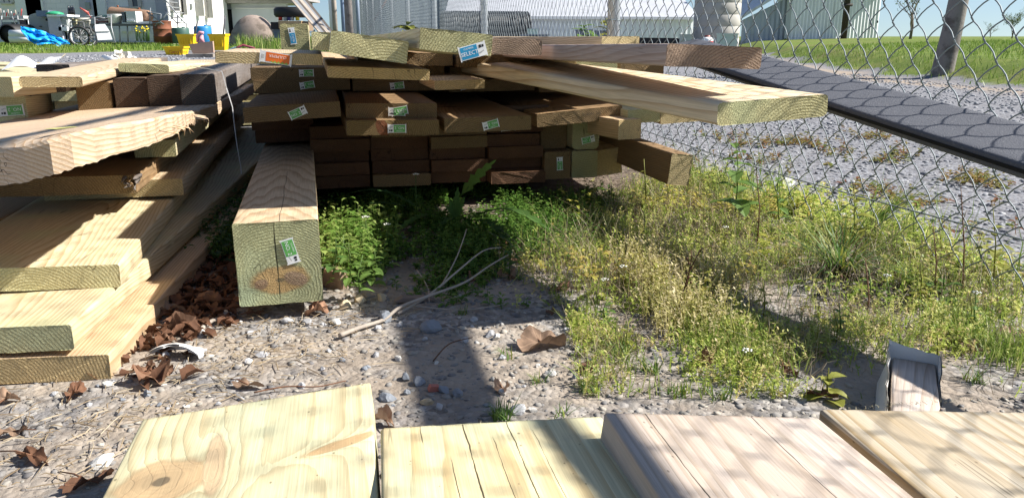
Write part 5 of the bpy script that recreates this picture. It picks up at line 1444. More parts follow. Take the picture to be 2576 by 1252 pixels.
for k, (px, py, w_, hf, ci, lb) in enumerate([
    (968, 812, 38, 1.05, 0, 'sharp blue grey stone standing at the corner of the shadow strip'), (1086, 838, 56, .62, 0, 'large blue grey stone in the shadow strip below the twig'),
    (868, 778, 30, .95, 3, 'yellowish stone below the sunlit clump of weeds'), (905, 762, 30, .9, 3, 'cream stone right of the yellowish stone by the weeds'), (957, 755, 28, .8, 3, 'tan stone right at the edge of the weeds'),
    (1232, 850, 26, .8, 1, 'grey stone at the far edge of the sunlit patch right of the shadow strip'), (1170, 862, 26, .6, 1, 'flat grey stone at the right side of the shadow strip'),
    (1020, 960, 30, .8, 0, 'blue grey stone at the left edge of the shadow strip, left of a pair'), (1052, 972, 36, .6, 0, 'blue grey stone right of its pair at the left edge of the shadow strip'),
    (1115, 990, 34, .5, 0, 'flat blue grey stone in the middle of the shadow strip'), (1073, 1022, 30, .7, 3, 'cream stone near the front board in the shadow strip'), (1105, 1030, 26, .7, 1, 'grey stone right of the cream stone in the shadow strip'),
    (1300, 1046, 44, .6, 1, 'grey and white stone just behind the cracked foreground board'), (1340, 1040, 24, .5, 2, 'whitish stone right of the grey and white stone'),
    (1262, 905, 22, .7, 1, 'grey stone near the curled pale leaf'), (255, 1172, 62, .45, 2, 'pale flat stone at the lower left beside the knotty board'), (1150, 1000, 30, .7, 0, 'blue grey stone near the green grass tuft'),
    (975, 1012, 42, .55, 0, 'flat grey stone behind the corner of the knotty board'), (720, 815, 36, .4, 1, 'flat pale stone in shade below the square post'), (770, 822, 34, .5, 1, 'grey stone below the curled leaf by the post'),
    (575, 800, 40, .5, 1, 'grey stone in shade left below the square post'), (505, 848, 22, .9, 2, 'small white stone right of the standing brown leaf'), (1975, 470, 60, .35, 1, 'pale flat slab of rock beyond the fence among weeds'),
    (655, 898, 38, .4, 1, 'flat grey stone right of the white shard'), (845, 820, 30, .5, 2, 'whitish stone right of the curled leaf by the post'), (1448, 960, 26, .7, 0, 'small blue stone by the crumpled dark leaf'), (1385, 950, 30, .45, 2, 'white flat stone in the sunlit patch')]):
    stone(px, py, w_, hf, ci, lb, k)
rn = random.Random(21)
for k in range(70):
    px, py = rn.uniform(40, 1500), rn.uniform(810, 1040)
    if px < 320 and py < 960: continue
    stone(px, py, rn.uniform(11, 24), rn.uniform(.4, .8), rn.choice((0, 1, 1, 2)), 'small limestone chip lying loose on the bare ground', 100 + k, group='small limestone chips on the bare ground')

# ------------------------------------------------------------------ plants
def inpoly(P, poly):
    x, y = P[:, 0], P[:, 1]; c = np.zeros(len(P), bool); n = len(poly); j = n - 1
    for i in range(n):
        xi, yi = poly[i]; xj, yj = poly[j]
        with np.errstate(divide='ignore', invalid='ignore'):
            c ^= ((yi > y) != (yj > y)) & (x < (xj - xi) * (y - yi) / (yj - yi + 1e-12) + xi)
        j = i
    return c
def field(pxpoly, n, seed, clump=0, cs=3.0, thr=-.1):
    poly = [tuple(G(*p)[:2]) for p in pxpoly]
    a = np.array(poly); lo, hi = a.min(0), a.max(0)
    rg = np.random.default_rng(seed); out = []
    tot = 0
    while tot < n:
        P = lo + (hi - lo) * rg.random((n * 2, 2)); P = P[inpoly(P + rg.normal(0, .05, P.shape), poly)]
        if clump:
            k = np.array([mnoise.noise((p[0] * cs, p[1] * cs, seed)) for p in P])
            P = P[(k - thr) * clump > rg.random(len(P))]
        out.append(P); tot += len(P)
    P = np.concatenate(out)[:n]
    z = np.array([gz_near(*p) for p in P])
    return np.concatenate([P, z[:, None]], 1)
def stems(P, H, W, rg, lean=.35, curve=.3):
    """tapering blades: base pair, middle pair, tip"""
    n = len(P)
    a = rg.uniform(0, 2 * np.pi, n); ln = rg.normal(0, lean, n)
    D = np.stack([np.cos(a) * ln, np.sin(a) * ln, np.ones(n)], 1)
    b = rg.uniform(0, 2 * np.pi, n); S_ = np.stack([np.cos(b), np.sin(b), np.zeros(n)], 1)
    C = np.stack([np.cos(a), np.sin(a), -np.ones(n) * .3], 1) * (rg.random(n) * curve)[:, None]
    h, w = H[:, None], W[:, None]
    m = P + D * h * .55 + C * h * .25; t = P + D * h + C * h
    V = np.stack([P - S_ * w, P + S_ * w, m - S_ * w * .75, m + S_ * w * .75, t], 1)
    i = (np.arange(n) * 5)[:, None]
    F = np.concatenate([i + [[0, 1, 3]], i + [[0, 3, 2]], i + [[2, 3, 4]]])
    return V.reshape(-1, 3), F, m, t, D
def leaves(P, az, el, L, W, rg, fold=.25, droop=.25):
    n = len(P)
    d = np.stack([np.cos(az) * np.cos(el), np.sin(az) * np.cos(el), np.sin(el)], 1)
    s = np.stack([-np.sin(az), np.cos(az), np.zeros(n)], 1); u = np.cross(d, s)
    L, W = L[:, None], W[:, None]
    q = P + d * L * .28; r = P + d * L * .68 - u * L * droop * .3
    V = np.stack([P, q + s * W * .42 + u * W * fold, q, q - s * W * .42 + u * W * fold, r + s * W * .45 + u * W * fold, r, r - s * W * .45 + u * W * fold, P + d * L - u * L * droop], 1)
    i = (np.arange(n) * 8)[:, None]
    F = np.concatenate([i + [[0, 2, 1]], i + [[0, 3, 2]], i + [[1, 2, 5]], i + [[1, 5, 4]], i + [[3, 5, 2]], i + [[3, 6, 5]], i + [[4, 5, 7]], i + [[5, 6, 7]]])
    return V.reshape(-1, 3), F
class Bag:
    def __init__(s): s.V, s.F, s.T, s.n = [], [], [], 0
    def add(s, V, F, t, per):
        s.V.append(V); s.F.append(F + s.n); s.T.append(np.repeat(t, per)); s.n += len(V)
    def build(s, name, mat, parent=None): return mass(name, np.concatenate(s.V), np.concatenate(s.F), mat, np.concatenate(s.T), smooth=False, parent=parent)
M_WEED = leafmat('weed_green', [(0, (.055, .13, .02)), (.6, (.13, .24, .04)), (1, (.28, .36, .10))], .35)
M_YWEED = leafmat('weed_yellow', [(0, (.18, .28, .04)), (.45, (.44, .52, .10)), (.8, (.64, .62, .22)), (1, (.60, .47, .25))], .45)
M_GRASS = leafmat('grass_blade', [(0, (.08, .16, .02)), (.6, (.20, .30, .05)), (1, (.50, .50, .19))], .35)
M_STRAW = leafmat('dry_straw', [(0, (.20, .145, .09)), (.6, (.36, .28, .18)), (1, (.50, .43, .32))], .15)
def broad_weeds(name, label, P, hmin, hmax, lmin, lmax, seed, mat, t0=0, t1=1, nl=7):
    rg = np.random.default_rng(seed); B = Bag(); n = len(P)
    H = rg.uniform(hmin, hmax, n); V, F, m, t, D = stems(P, H, np.full(n, .0009), rg, .3); tt = t0 + (t1 - t0) * rg.random(n); B.add(V, F, tt, 5)
    for k in range(nl):
        f = .1 + .9 * (k + rg.random(n)) / nl
        Q = P + (t - P) * f[:, None] ** 1.0
        L = rg.uniform(lmin, lmax, n) * (1.15 - .6 * f)
        V, F = leaves(Q, rg.uniform(0, 6.28, n), rg.uniform(-.15, .7, n), L, L * rg.uniform(.42, .62, n), rg)
        B.add(V, F, np.clip(tt + rg.normal(0, .14, n), 0, 1), 8)
    return setp(B.build(name, mat), label, kind='stuff')
def fine_weeds(name, label, P, hmin, hmax, seed, mat, nl=10, ll=.007, lean=.4):
    rg = np.random.default_rng(seed); B = Bag(); n = len(P)
    H = hmin + (hmax - hmin) * rg.random(n) ** 1.5; tt = rg.random(n)
    V, F, m, t, D = stems(P, H, np.full(n, .0008), rg, lean, .5); B.add(V, F, tt, 5)
    for k in range(nl):
        f = .15 + .85 * rg.random(n)
        Q = np.where(f[:, None] < .55, P + (m - P) * (f / .55)[:, None], m + (t - m) * ((f - .55) / .45)[:, None])
        L = ll * rg.uniform(.5, 1.3, n)
        az = rg.uniform(0, 6.28, n); el = rg.uniform(-.2, .9, n)
        d = np.stack([np.cos(az) * np.cos(el), np.sin(az) * np.cos(el), np.sin(el)], 1); s = np.stack([-np.sin(az), np.cos(az), np.zeros(n)], 1)
        V = np.stack([Q, Q + d * L[:, None] * .5 + s * L[:, None] * .26, Q + d * L[:, None], Q + d * L[:, None] * .5 - s * L[:, None] * .26], 1).reshape(-1, 3)
        i = (np.arange(n) * 4)[:, None]
        B.add(V, np.concatenate([i + [[0, 1, 2]], i + [[0, 2, 3]]]), np.clip(tt + rg.normal(0, .2, n), 0, 1), 4)
    return setp(B.build(name, mat), label, kind='stuff')
def grass(name, label, P, hmin, hmax, w, seed, mat, lean=.35, curve=.5, tlo=0, thi=1):
    rg = np.random.default_rng(seed); n = len(P)
    V, F, m, t, D = stems(P, hmin + (hmax - hmin) * rg.random(n) ** 1.4, np.full(n, w), rg, lean, curve)
    B = Bag(); B.add(V, F, tlo + (thi - tlo) * rg.random(n), 5)
    return setp(B.build(name, mat), label, kind='stuff')
UNDER = [(835, 640), (830, 520), (900, 478), (1480, 478), (1560, 520), (1470, 600), (1330, 650), (1180, 665), (1000, 640)]
broad_weeds('weed_cover', 'low dark green weeds in the shade before the middle pile', field(UNDER, 2300, 31, 1.6, 4, -.35), .015, .06, .010, .022, 32, M_WEED, 0, .7)
broad_weeds('weed_cover', 'sparse weeds in shade reaching out over the gravel', field([(960, 640), (1250, 640), (1350, 720), (1280, 780), (1060, 720)], 260, 33, 1.3, 5, -.1), .008, .03, .008, .018, 34, M_WEED, .1, .8)
broad_weeds('weed_cover', 'dark green weeds growing in the gap between the two piles', field([(520, 640), (560, 520), (640, 440), (655, 470), (625, 600), (590, 680)], 620, 35), .02, .085, .012, .028, 36, M_WEED, 0, .6)
SUNNY = [(812, 690), (820, 600), (880, 585), (955, 600), (965, 690), (945, 735), (860, 720)]
broad_weeds('weed_clump', 'bright sunlit clump of leafy weeds right of the square post', field(SUNNY, 300, 37), .03, .10, .014, .030, 38, M_WEED, .45, 1, 8)
YEL = [(1240, 690), (1330, 640), (1480, 520), (1560, 470), (1700, 455), (1900, 500), (2200, 580), (2576, 680), (2576, 800), (2200, 760), (2050, 780), (1830, 800), (1600, 790), (1430, 760), (1330, 720)]
fine_weeds('weed_carpet', 'yellow green carpet of fine seeding weeds right of the pile', field(YEL, 2500, 41, 1.7, 5, -.22), .012, .07, 42, M_YWEED, 10, .0074)
broad_weeds('weed_carpet', 'small leafy weeds mixed into the yellow green carpet', field(YEL, 850, 43, 2.2, 6, -.02), .008, .035, .007, .020, 44, M_YWEED, 0, .75, 6)
THICK = [(1560, 690), (1700, 640), (1860, 700), (1850, 850), (1750, 870), (1620, 800)]
fine_weeds('weed_carpet', 'taller tan seeding weeds in the middle of the carpet', field(THICK, 850, 45, 1.4, 6, -.4), .035, .10, 46, leafmat('weed_tan', [(0, (.32, .30, .08)), (.5, (.56, .50, .21)), (1, (.70, .60, .38))], .35), 12, .0065, .28)
grass('grass_cover', 'thin grass blades among the weeds right of the pile', field(YEL, 3600, 47, 1.5, 4, -.3), .015, .085, .0008, 48, M_GRASS, .55, .9, .25, 1)
grass('dry_grass', 'dead straw coloured stalks among the weeds right of the pile', field(YEL, 4800, 147, 1.5, 3, -.3), .012, .11, .0006, 148, M_STRAW, .75, .8, .2, 1)
grass('grass_cover', 'long thin green blades along the foot of the fence', field([(1700, 470), (1900, 530), (2400, 690), (2576, 760), (2576, 700), (2200, 560), (1750, 440)], 420, 149, 1.5, 6, -.2), .05, .17, .0013, 150, M_GRASS, .45, .7, .2, .9)
broad_weeds('weed_cover', 'scattered yellow bigger leaved weeds in the carpet', field(YEL, 170, 151, 2, 3, 0), .02, .07, .018, .034, 152, leafmat('weed_golden', [(0, (.30, .33, .06)), (.6, (.52, .48, .10)), (1, (.50, .38, .13))], .4), 0, 1, 6)
LOWR = [(1420, 770), (1600, 790), (1830, 810), (2100, 790), (2576, 800), (2576, 960), (2380, 900), (2150, 880), (1900, 980), (1700, 1010), (1540, 1000), (1440, 900)]
fine_weeds('weed_carpet', 'sparser yellow weeds on the bare soil behind the pinkish foreground board', field(LOWR, 2500, 49, 1.2, 7, -.25), .008, .04, 50, M_YWEED, 9, .006)
grass('dry_grass', 'thin dead stalks on the bare soil at the right', field(LOWR, 1500, 153, 1.5, 5, -.2), .01, .05, .0006, 154, M_STRAW, 1.1, .8, .2, 1)
grass('grass_cover', 'short yellow green grass tufts on the bare soil at the right', field(LOWR, 3000, 51, 1.4, 7, -.15), .012, .045, .0011, 52, M_GRASS, .5, .6, .4, 1)
broad_weeds('weed_cover', 'reddish and yellow seedlings along the foot of the fence', field([(1650, 470), (1900, 520), (2400, 700), (2576, 740), (2576, 660), (2200, 540), (1750, 430)], 650, 53, 1.5, 5, -.3), .01, .07, .01, .03, 54, M_YWEED, 0, .9, 6)
broad_weeds('weed_cover', 'scattered reddish seedlings on the gravel beyond the fence', field([(1640, 430), (1760, 340), (2200, 330), (2576, 480), (2576, 640), (2200, 540), (1850, 470)], 420, 55, 1.6, 4, 0), .01, .05, .012, .03, 56, leafmat('weed_red', [(0, (.20, .08, .04)), (.5, (.26, .20, .05)), (1, (.12, .17, .03))]), 0, 1, 6)
# lawns farther off
bkp = [p for p in scatter(26000, 3.5, 16, 6.0, 19, lambda x, y: 1 if x - bank_x(y) + .35 * nz(x, y, .9) > .12 else 0, 61)]
P = np.array([(x, y, ground_z(x, y)) for x, y in bkp])
grass('lawn', 'mown green grass on the bank at the right', P, .03, .085, .0042, 62, M_GRASS, .35, .4, 0, .8)
lft = [p for p in scatter(15000, -24, -4, 17.5, 31, lambda x, y: (1 if nz(x + 9, y, .35) > -.34 else .2) if y > 18.6 + 1.2 * nz(x, y, .25) + 1.2 * max(0, x + 10.5) else 0, 63)]
P = np.array([(x, y, ground_z(x, y)) for x, y in lft])
grass('lawn', 'rough green grass before the yard clutter at the left', P, .04, .15, .010, 64, M_GRASS, .4, .5, 0, .8)
tal = [p for p in scatter(2600, -9.6, -4.2, 18, 28, lambda x, y: 1 if x / y > -.338 else 0, 65)]
P = np.array([(x, y, ground_z(x, y)) for x, y in tal])
grass('tall_grass', 'taller grass round the brown boulder and dark cart', P, .15, .5, .011, 66, M_GRASS, .25, .5, 0, .9)
# bare straw and twigs littering the ground
P = field([(0, 1010), (330, 960), (600, 780), (960, 760), (1000, 1060), (350, 1050), (230, 1252), (0, 1252)], 620, 71, 1.6, 3, -.3)
rg = np.random.default_rng(72); n = len(P)
az = rg.uniform(0, 6.28, n); L = .01 + .05 * rg.random(n) ** 3
d = np.stack([np.cos(az), np.sin(az), rg.normal(0, .06, n)], 1); s = np.stack([-np.sin(az), np.cos(az), np.zeros(n)], 1) * (.0004 + .0006 * rg.random(n))[:, None]
P = P + np.array((0, 0, .004))
mid = P + d * L[:, None] * .5 + np.array((0, 0, .002)) + s * rg.normal(0, 4, n)[:, None]; end = P + d * L[:, None]
up = np.array((0, 0, .0012))
V = np.stack([P - s, P + s, mid + s, mid - s, end, P + up, mid + up], 1).reshape(-1, 3)
i = (np.arange(n) * 7)[:, None]
F = np.concatenate([i + [[0, 5, 6]], i + [[0, 6, 3]], i + [[1, 2, 6]], i + [[1, 6, 5]], i + [[2, 4, 6]], i + [[3, 6, 4]]])
setp(mass('dry_straw', V, F, M_STRAW, np.repeat(rg.random(n), 7)), 'dry straw and bits of stalk littering the gravel', kind='stuff')
# dark bark mulch patch by the fence
P = field([(2080, 690), (2200, 650), (2330, 690), (2360, 760), (2200, 790), (2060, 760)], 900, 73)
rg = np.random.default_rng(74); n = len(P)
V, F = leaves(P + np.array((0, 0, .004)), rg.uniform(0, 6.28, n), rg.normal(.1, .35, n), rg.uniform(.006, .02, n), rg.uniform(.004, .009, n), rg)
setp(mass('bark_mulch', V, F, leafmat('mulch', [(0, (.02, .018, .016)), (.7, (.07, .06, .05)), (1, (.16, .14, .12))], .02), np.repeat(rg.random(n), 8)), 'dark patch of rotting bark mulch by the foot of the fence', kind='stuff')
# leaf litter of crumbled leaves
M_DEAD = []
for k, cc in enumerate(((.24, .135, .085), (.17, .085, .05), (.33, .22, .15), (.42, .31, .22))):
    g = NG('dead_leaf_%s' % ('russet', 'dark', 'tan', 'pale')[k])
    p = g.obj(); n = g.noise(p, 90, 4, .6); f = g.math('MULTIPLY_ADD', n, .8, .6)
    f = g.math('MULTIPLY', f, g.math('MULTIPLY_ADD', g.rnd(), .7, .7))
    c = g.mix(1, cc, g.xyz(f, f, f), 'MULTIPLY')
    lx_, ly_, lz_ = g.sep(p)
    vein = g.math('FRACT', g.math('MULTIPLY_ADD', g.math('ARCTAN2', ly_, lx_), 5 / math.pi, 2))
    c = g.mix(g.math('MULTIPLY', g.sstep(g.math('ABSOLUTE', g.math('SUBTRACT', vein, .5)), .07, .02), .5), c, [v * 1.5 for v in cc])
    c = g.mix(g.math('MULTIPLY', g.sstep(g.noise(p, 35, 4), .5, .64), .5), c, [v * .5 for v in cc])
    M_DEAD.append(g.done(c, .75, g.bump(g.noise(p, 300, 3), .4, .001), 0, .2, trans=(.2, c)))
P = field([(300, 900), (420, 760), (500, 650), (590, 640), (600, 760), (830, 790), (560, 820), (420, 900), (330, 985)], 420, 75, 1.5, 4, -.3)
rg = np.random.default_rng(76); n = len(P)
V, F = leaves(P + np.array((0, 0, .003)), rg.uniform(0, 6.28, n), rg.normal(.2, .5, n), rg.uniform(.01, .035, n), rg.uniform(.008, .025, n), rg, .5, .5)
setp(mass('leaf_litter', V, F, M_DEAD[1]), 'crumbled brown leaf litter between the left pile and the post', kind='stuff')

# individual fallen leaves, curled and lobed
def dead_leaf(px, py, wpx, label, mi=0, seed=0, lift=.4, curl=1.0, tilt=(0, 0), asp=1.0, z0=0, group=None):
    q = G(px, py, z0); Zc = q.y * cP - (q.z - CAM_H) * sP; R_ = wpx * Zc / FPX / 2 * 1.1
    rn = random.Random(seed); na, nr = 34, 7
    vs, fs = [(0, 0, 0)], []
    ph = rn.uniform(0, 6); la = rn.uniform(0, .15)
    for i in range(1, nr + 1):
        for k in range(na):
            a = 2 * math.pi * k / na
            lob = .72 + la + (.20 - la) * abs(math.cos(2.5 * a + ph)) ** .7 + .06 * math.sin(17 * a + ph) + .05 * mnoise.noise((math.cos(a) * 3, math.sin(a) * 3, seed))
            r = R_ * lob * i / nr; f = i / nr
            x, y = r * math.cos(a), r * math.sin(a) * asp
            z = R_ * (.36 * lift * f ** 2.2 * (.45 + .75 * math.sin(2 * a + ph)) * curl + .34 * mnoise.noise((x / R_ * 1.9 + seed, y / R_ * 1.9, 1)) * f + .12 * math.sin(5 * a + ph) * f + .10 * mnoise.noise((x / R_ * 6, y / R_ * 6, seed)) * f)
            x *= 1 - .22 * curl * f * max(0, math.sin(2 * a + ph)); y *= 1 - .12 * curl * f
            vs.append((x, y, z))
    for k in range(na): fs.append((0, 1 + k, 1 + (k + 1) % na))
    for i in range(nr - 1):
        for k in range(na):
            a0, a1 = 1 + i * na + k, 1 + i * na + (k + 1) % na
            fs.append((a0, a0 + na, a1 + na, a1))
    me = bpy.data.meshes.new('fallen_leaf'); me.from_pydata(vs, [], fs); me.materials.append(M_DEAD[mi])
    me.polygons.foreach_set('use_smooth', [True] * len(fs)); me.update()
    zmin = min(v[2] for v in vs)
    o = link('fallen_leaf', me, None, (q.x, q.y + R_ * .3, gz_near(q.x, q.y) + z0 - zmin * .75 + .002), (rad(tilt[0]), rad(tilt[1]), rn.uniform(0, 6.28)))
    b = MB(); a = rn.uniform(0, 6.28); b.tube([(0, 0, 0), (R_ * .6 * math.cos(a), R_ * .6 * math.sin(a), R_ * .15), (R_ * 1.3 * math.cos(a), R_ * 1.3 * math.sin(a), R_ * .1)], [.0012, .001, .0008], 5)
    b.build('leaf_stalk', M_DEAD[1], o)
    return setp(o, label, 'leaf', group)
for k, (px, py, w_, mi, lift, curl, asp, lb) in enumerate([
    (1362, 885, 128, 2, .9, 1.2, .8, 'large curled brown leaf alone on the sunlit soil right of the shadow strip'), (1545, 868, 46, 1, 1.2, 1.5, .7, 'dark curled leaf in the grass right of the large brown leaf'),
    (1775, 925, 62, 0, 1.3, 1.6, .6, 'rolled tan leaf at the foot of the seeding weeds'), (1480, 945, 60, 1, .8, 1.2, .7, 'crumpled dark leaf on soil below the large brown leaf'), (1262, 990, 62, 2, 1.0, 1.5, .7, 'curled pale leaf at the right edge of the shadow strip'),
    (1408, 735, 70, 0, .7, 1.0, .6, 'brown leaf in the weeds above the large curled leaf'), (1385, 790, 36, 0, .8, 1.2, .8, 'small brown leaf just above the large curled leaf'), (1195, 700, 66, 0, .8, 1.1, .5, 'brown leaf in shade beside the forked twig'),
    (1305, 660, 60, 0, .6, 1.0, .5, 'half sunlit leaf at the edge of the pile shadow'), (795, 800, 78, 0, .9, 1.3, .8, 'curled brown leaf under the right corner of the square post'), (378, 965, 125, 0, .9, 1.2, .8, 'crumpled red brown leaf below the white shard'),
    (452, 845, 85, 0, 1.4, 1.3, .6, 'brown leaf standing upright right of the left pile'), (415, 800, 90, 2, .8, 1.2, .7, 'tan leaf against the side of the left pile'), (525, 775, 95, 0, .9, 1.2, .7, 'rolled russet leaf in the shade left of the post'),
    (585, 770, 60, 1, .6, 1.0, .7, 'dark leaf touching the left edge of the post'), (640, 800, 50, 0, .5, .9, .7, 'russet leaf in shade under the square post'), (520, 720, 70, 1, .6, 1.0, .6, 'dark leaf in the gap between the piles'), (470, 720, 50, 0, .6, 1.0, .6, 'small russet leaf beside the lowest board of the left pile'),
    (965, 1075, 66, 2, 1.6, 1.4, .6, 'tan leaf standing between the knotty board and the cracked board'), (185, 1005, 85, 1, .7, 1.2, .6, 'dark leaf in the shade beneath the bottom board'), (15, 1020, 75, 2, .8, 1.3, .6, 'tan leaf at the left edge below the bottom board'),
    (28, 1105, 80, 2, .5, 1.0, .5, 'dry tan leaf at the left edge in the sun'), (70, 1170, 120, 1, .3, .7, .4, 'flat weathered leaf on the gravel at the left edge'), (210, 1225, 130, 1, .35, .7, .4, 'grey brown flattened leaf at the lower left corner'), (620, 985, 90, 2, .4, .9, .45, 'pale leaf fragment on gravel above the knotty board'),
    (2065, 905, 50, 2, 1.0, 1.3, .6, 'pale curled leaf left of the painted block'), (1990, 950, 70, 1, .5, .9, .5, 'blackened leaf on the soil left of the painted block'), (2070, 1010, 80, 1, .4, .8, .4, 'dark flat leaf in front of the painted block'), (2555, 850, 60, 2, .8, 1.2, .7, 'tan leaf at the right edge by the fence'),
    (2440, 885, 95, 3, .5, 1.0, .4, 'pale straw coloured leaf right of the painted block'), (1880, 700, 40, 1, .8, 1.1, .7, 'dark leaf among weeds below the grass tuft'), (1660, 500, 40, 0, .6, 1.0, .6, 'brown leaf on the soil below the jutting square timber'), (560, 640, 50, 2, 1.0, 1.4, .5, 'pale twisted leaf caught by the left pile in the gap')]):
    dead_leaf(px, py, w_, lb, mi, 300 + k, lift, curl, asp=asp)
rn = random.Random(77)
for k in range(22):
    px, py = rn.choice([(rn.uniform(420, 590), rn.uniform(690, 800)), (rn.uniform(330, 520), rn.uniform(820, 960)), (rn.uniform(1100, 1300), rn.uniform(600, 720)), (rn.uniform(1650, 2500), rn.uniform(520, 900))])
    dead_leaf(px, py, rn.uniform(28, 60), 'small crumpled brown leaf in the litter on the ground', rn.choice((0, 1, 1, 2)), 400 + k, rn.uniform(.4, 1), 1.1, asp=.7, group='small crumpled leaves in the litter')

# named plants
def lobed_leaf(b, pts, wid, teeth, fold=.25, up=Vector((0, 0, 1)), seed=0):
    """toothed leaf along a spine of points"""
    rn = random.Random(seed); n = len(pts); vs, fs = [], []
    for i, p in enumerate(pts):
        f = i / (n - 1)
        d = (pts[min(i + 1, n - 1)] - pts[max(i - 1, 0)]).normalized(); s = d.cross(up).normalized(); u = s.cross(d)
        env = math.sin(math.pi * min(1, .08 + .92 * f) ** .8) ** .7 if f < .99 else 0.02
        tooth = .35 + .65 * (((i * teeth / n) % 1.0))
        w_ = wid * env * tooth * rn.uniform(.85, 1.1)
        vs += [p + s * w_ + u * w_ * fold, p, p - s * w_ + u * w_ * fold]
    for i in range(n - 1): fs += [(3 * i, 3 * i + 3, 3 * i + 4, 3 * i + 1), (3 * i + 1, 3 * i + 4, 3 * i + 5, 3 * i + 2)]
    b.add(vs, fs)
def spine(p0, p1, sag, n=26):
    return [p0.lerp(p1, k / (n - 1)) + Vector((0, 0, sag * math.sin(math.pi * k / (n - 1)))) for k in range(n)]
def leafcol(name, c):
    g = NG(name); n = g.noise(g.obj(), 70, 3); f = g.math('MULTIPLY_ADD', n, .5, .75); cc = g.mix(1, c, g.xyz(f, f, f), 'MULTIPLY')
    return g.done(cc, .5, None, 0, .3, trans=(.35, cc))
L_DK, L_MD, L_BR, L_YE = leafcol('leaf_dark', (.05, .105, .035)), leafcol('leaf_mid', (.08, .16, .04)), leafcol('leaf_bright', (.13, .22, .05)), leafcol('leaf_yellowish', (.26, .27, .05))
def plant(name, label, base, parts, cat='plant'):
    e = empty(name, base); setp(e, label, cat)
    for nm, mb, m_ in parts: part(mb, nm, m_, e)
    return e
# big dandelion leaves lying in the pile's shadow
q = G(1110, 560)
ps = []
for a_, Ya, b_, Yb_, sg, w_, m_ in (((1190, 548), 2.0, (1385, 580), 1.78, .035, .026, L_MD), ((1190, 555), 2.0, (1290, 620), 1.72, .02, .024, L_DK), ((1180, 560), 2.0, (1100, 575), 1.9, .02, .022, L_DK), ((1060, 530), 2.05, (868, 490), 2.05, .03, .020, L_DK), ((1070, 540), 2.05, (905, 515), 1.98, .015, .016, L_DK), ((1080, 540), 2.0, (1000, 585), 1.85, .01, .02, L_MD)):
    b = MB(); lobed_leaf(b, spine(at(*a_, Ya), at(*b_, Yb_), sg), w_, 6, seed=a_[0]); ps.append(('leaf', b, m_))
plant('dandelion', 'large dandelion with long toothed leaves lying in the pile shadow', (q.x, q.y, 0), ps)
p0, p1 = G(1085, 590) + Vector((0, .2, 0)), at(1248, 402, 1.95)
b = MB(); b.tube([p0, p0.lerp(p1, .3) + Vector((.01, 0, .01)), p0.lerp(p1, .55)], [.0025, .002, .0015], 6)
b2 = MB(); lobed_leaf(b2, spine(p0.lerp(p1, .45), p1, .006), .017, 5, .1, Vector((.3, -.9, .3)), 3)
plant('dandelion', 'single toothed leaf rising diagonally before the dark board ends', p0, [('stem', b, L_MD), ('leaf', b2, L_BR)])
q = at(1145, 560, 1.95)
ps = []
for k, (x_, y_, w_) in enumerate(((1152, 470, .012), (1130, 500, .012), (1170, 495, .013), (1120, 520, .01))):
    b = MB(); lobed_leaf(b, spine(q, at(x_, y_, 1.93), .01), w_, 5, .2, Vector((.2, -.9, .4)), k); ps.append(('leaf', b, L_MD))
plant('weed', 'upright toothed weed in shade left of the diagonal leaf', q, ps)
def flower_weed(label, px, ybase, ytop, Y, leaves_n, L, m_, flower=True, seed=0, name='weed', spread=1.0):
    rn = random.Random(seed)
    p0 = at(px, ybase, Y); p1 = at(px + rn.uniform(-6, 8), ytop, Y)
    mid = p0.lerp(p1, .5) + Vector((rn.uniform(-.006, .006), rn.uniform(-.01, .01), 0))
    st = MB(); st.tube([p0, mid, p1], [.0016, .0013, .0008], 5); ps = [('stem', st, m_)]
    for k in range(leaves_n):
        f = .05 + .8 * k / leaves_n
        b0 = p0.lerp(p1, f); a = k * 2.4 + rn.uniform(-.3, .3)
        d = Vector((math.cos(a), math.sin(a), rn.uniform(.0, .7))).normalized()
        b = MB(); l_ = L * (1.1 - .6 * f) * rn.uniform(.8, 1.2) * spread
        pts = [b0 + d * l_ * t + Vector((0, 0, -l_ * .35 * t * t)) for t in [j / 8 for j in range(9)]]
        n9 = 9; vs, fs = [], []
        s_ = d.cross(Vector((0, 0, 1))).normalized(); u_ = s_.cross(d)
        for j, pp in enumerate(pts):
            w_ = l_ * .26 * math.sin(math.pi * (.06 + .92 * j / 8)) ** .8 * (1 + .12 * (j % 2))
            vs += [pp + s_ * w_ + u_ * w_ * .3, pp, pp - s_ * w_ + u_ * w_ * .3]
        for j in range(8): fs += [(3 * j, 3 * j + 3, 3 * j + 4, 3 * j + 1), (3 * j + 1, 3 * j + 4, 3 * j + 5, 3 * j + 2)]
        b.add(vs, fs); ps.append(('leaf', b, m_))
    if flower:
        b = MB()
        for k in range(9):
            a = k * 2.4; r_ = .006 * math.sqrt(k / 9)
            c_ = p1 + Vector((math.cos(a) * r_ * 1.4, math.sin(a) * r_ * 1.4, .004 - r_ * .4))
            b.lathe([(0, -.0012), (.0017, -.0003), (.0018, .0008), (0, .0014)], c_, 6)
        ps.append(('flower_head', b, plain('white_petal', (.75, .75, .68), .6, .1, 50)))
    return plant(name, label, p0, ps)
flower_weed('tall white flowered weed in the sunlit clump right of the post', 922, 640, 548, 1.66, 7, .030, L_BR, True, 1)
flower_weed('second white flowered weed right of the tall one', 965, 640, 566, 1.72, 6, .032, L_BR, True, 2)
flower_weed('slim white flowered weed before the dark board ends', 1048, 560, 440, 2.02, 5, .028, L_MD, True, 3)
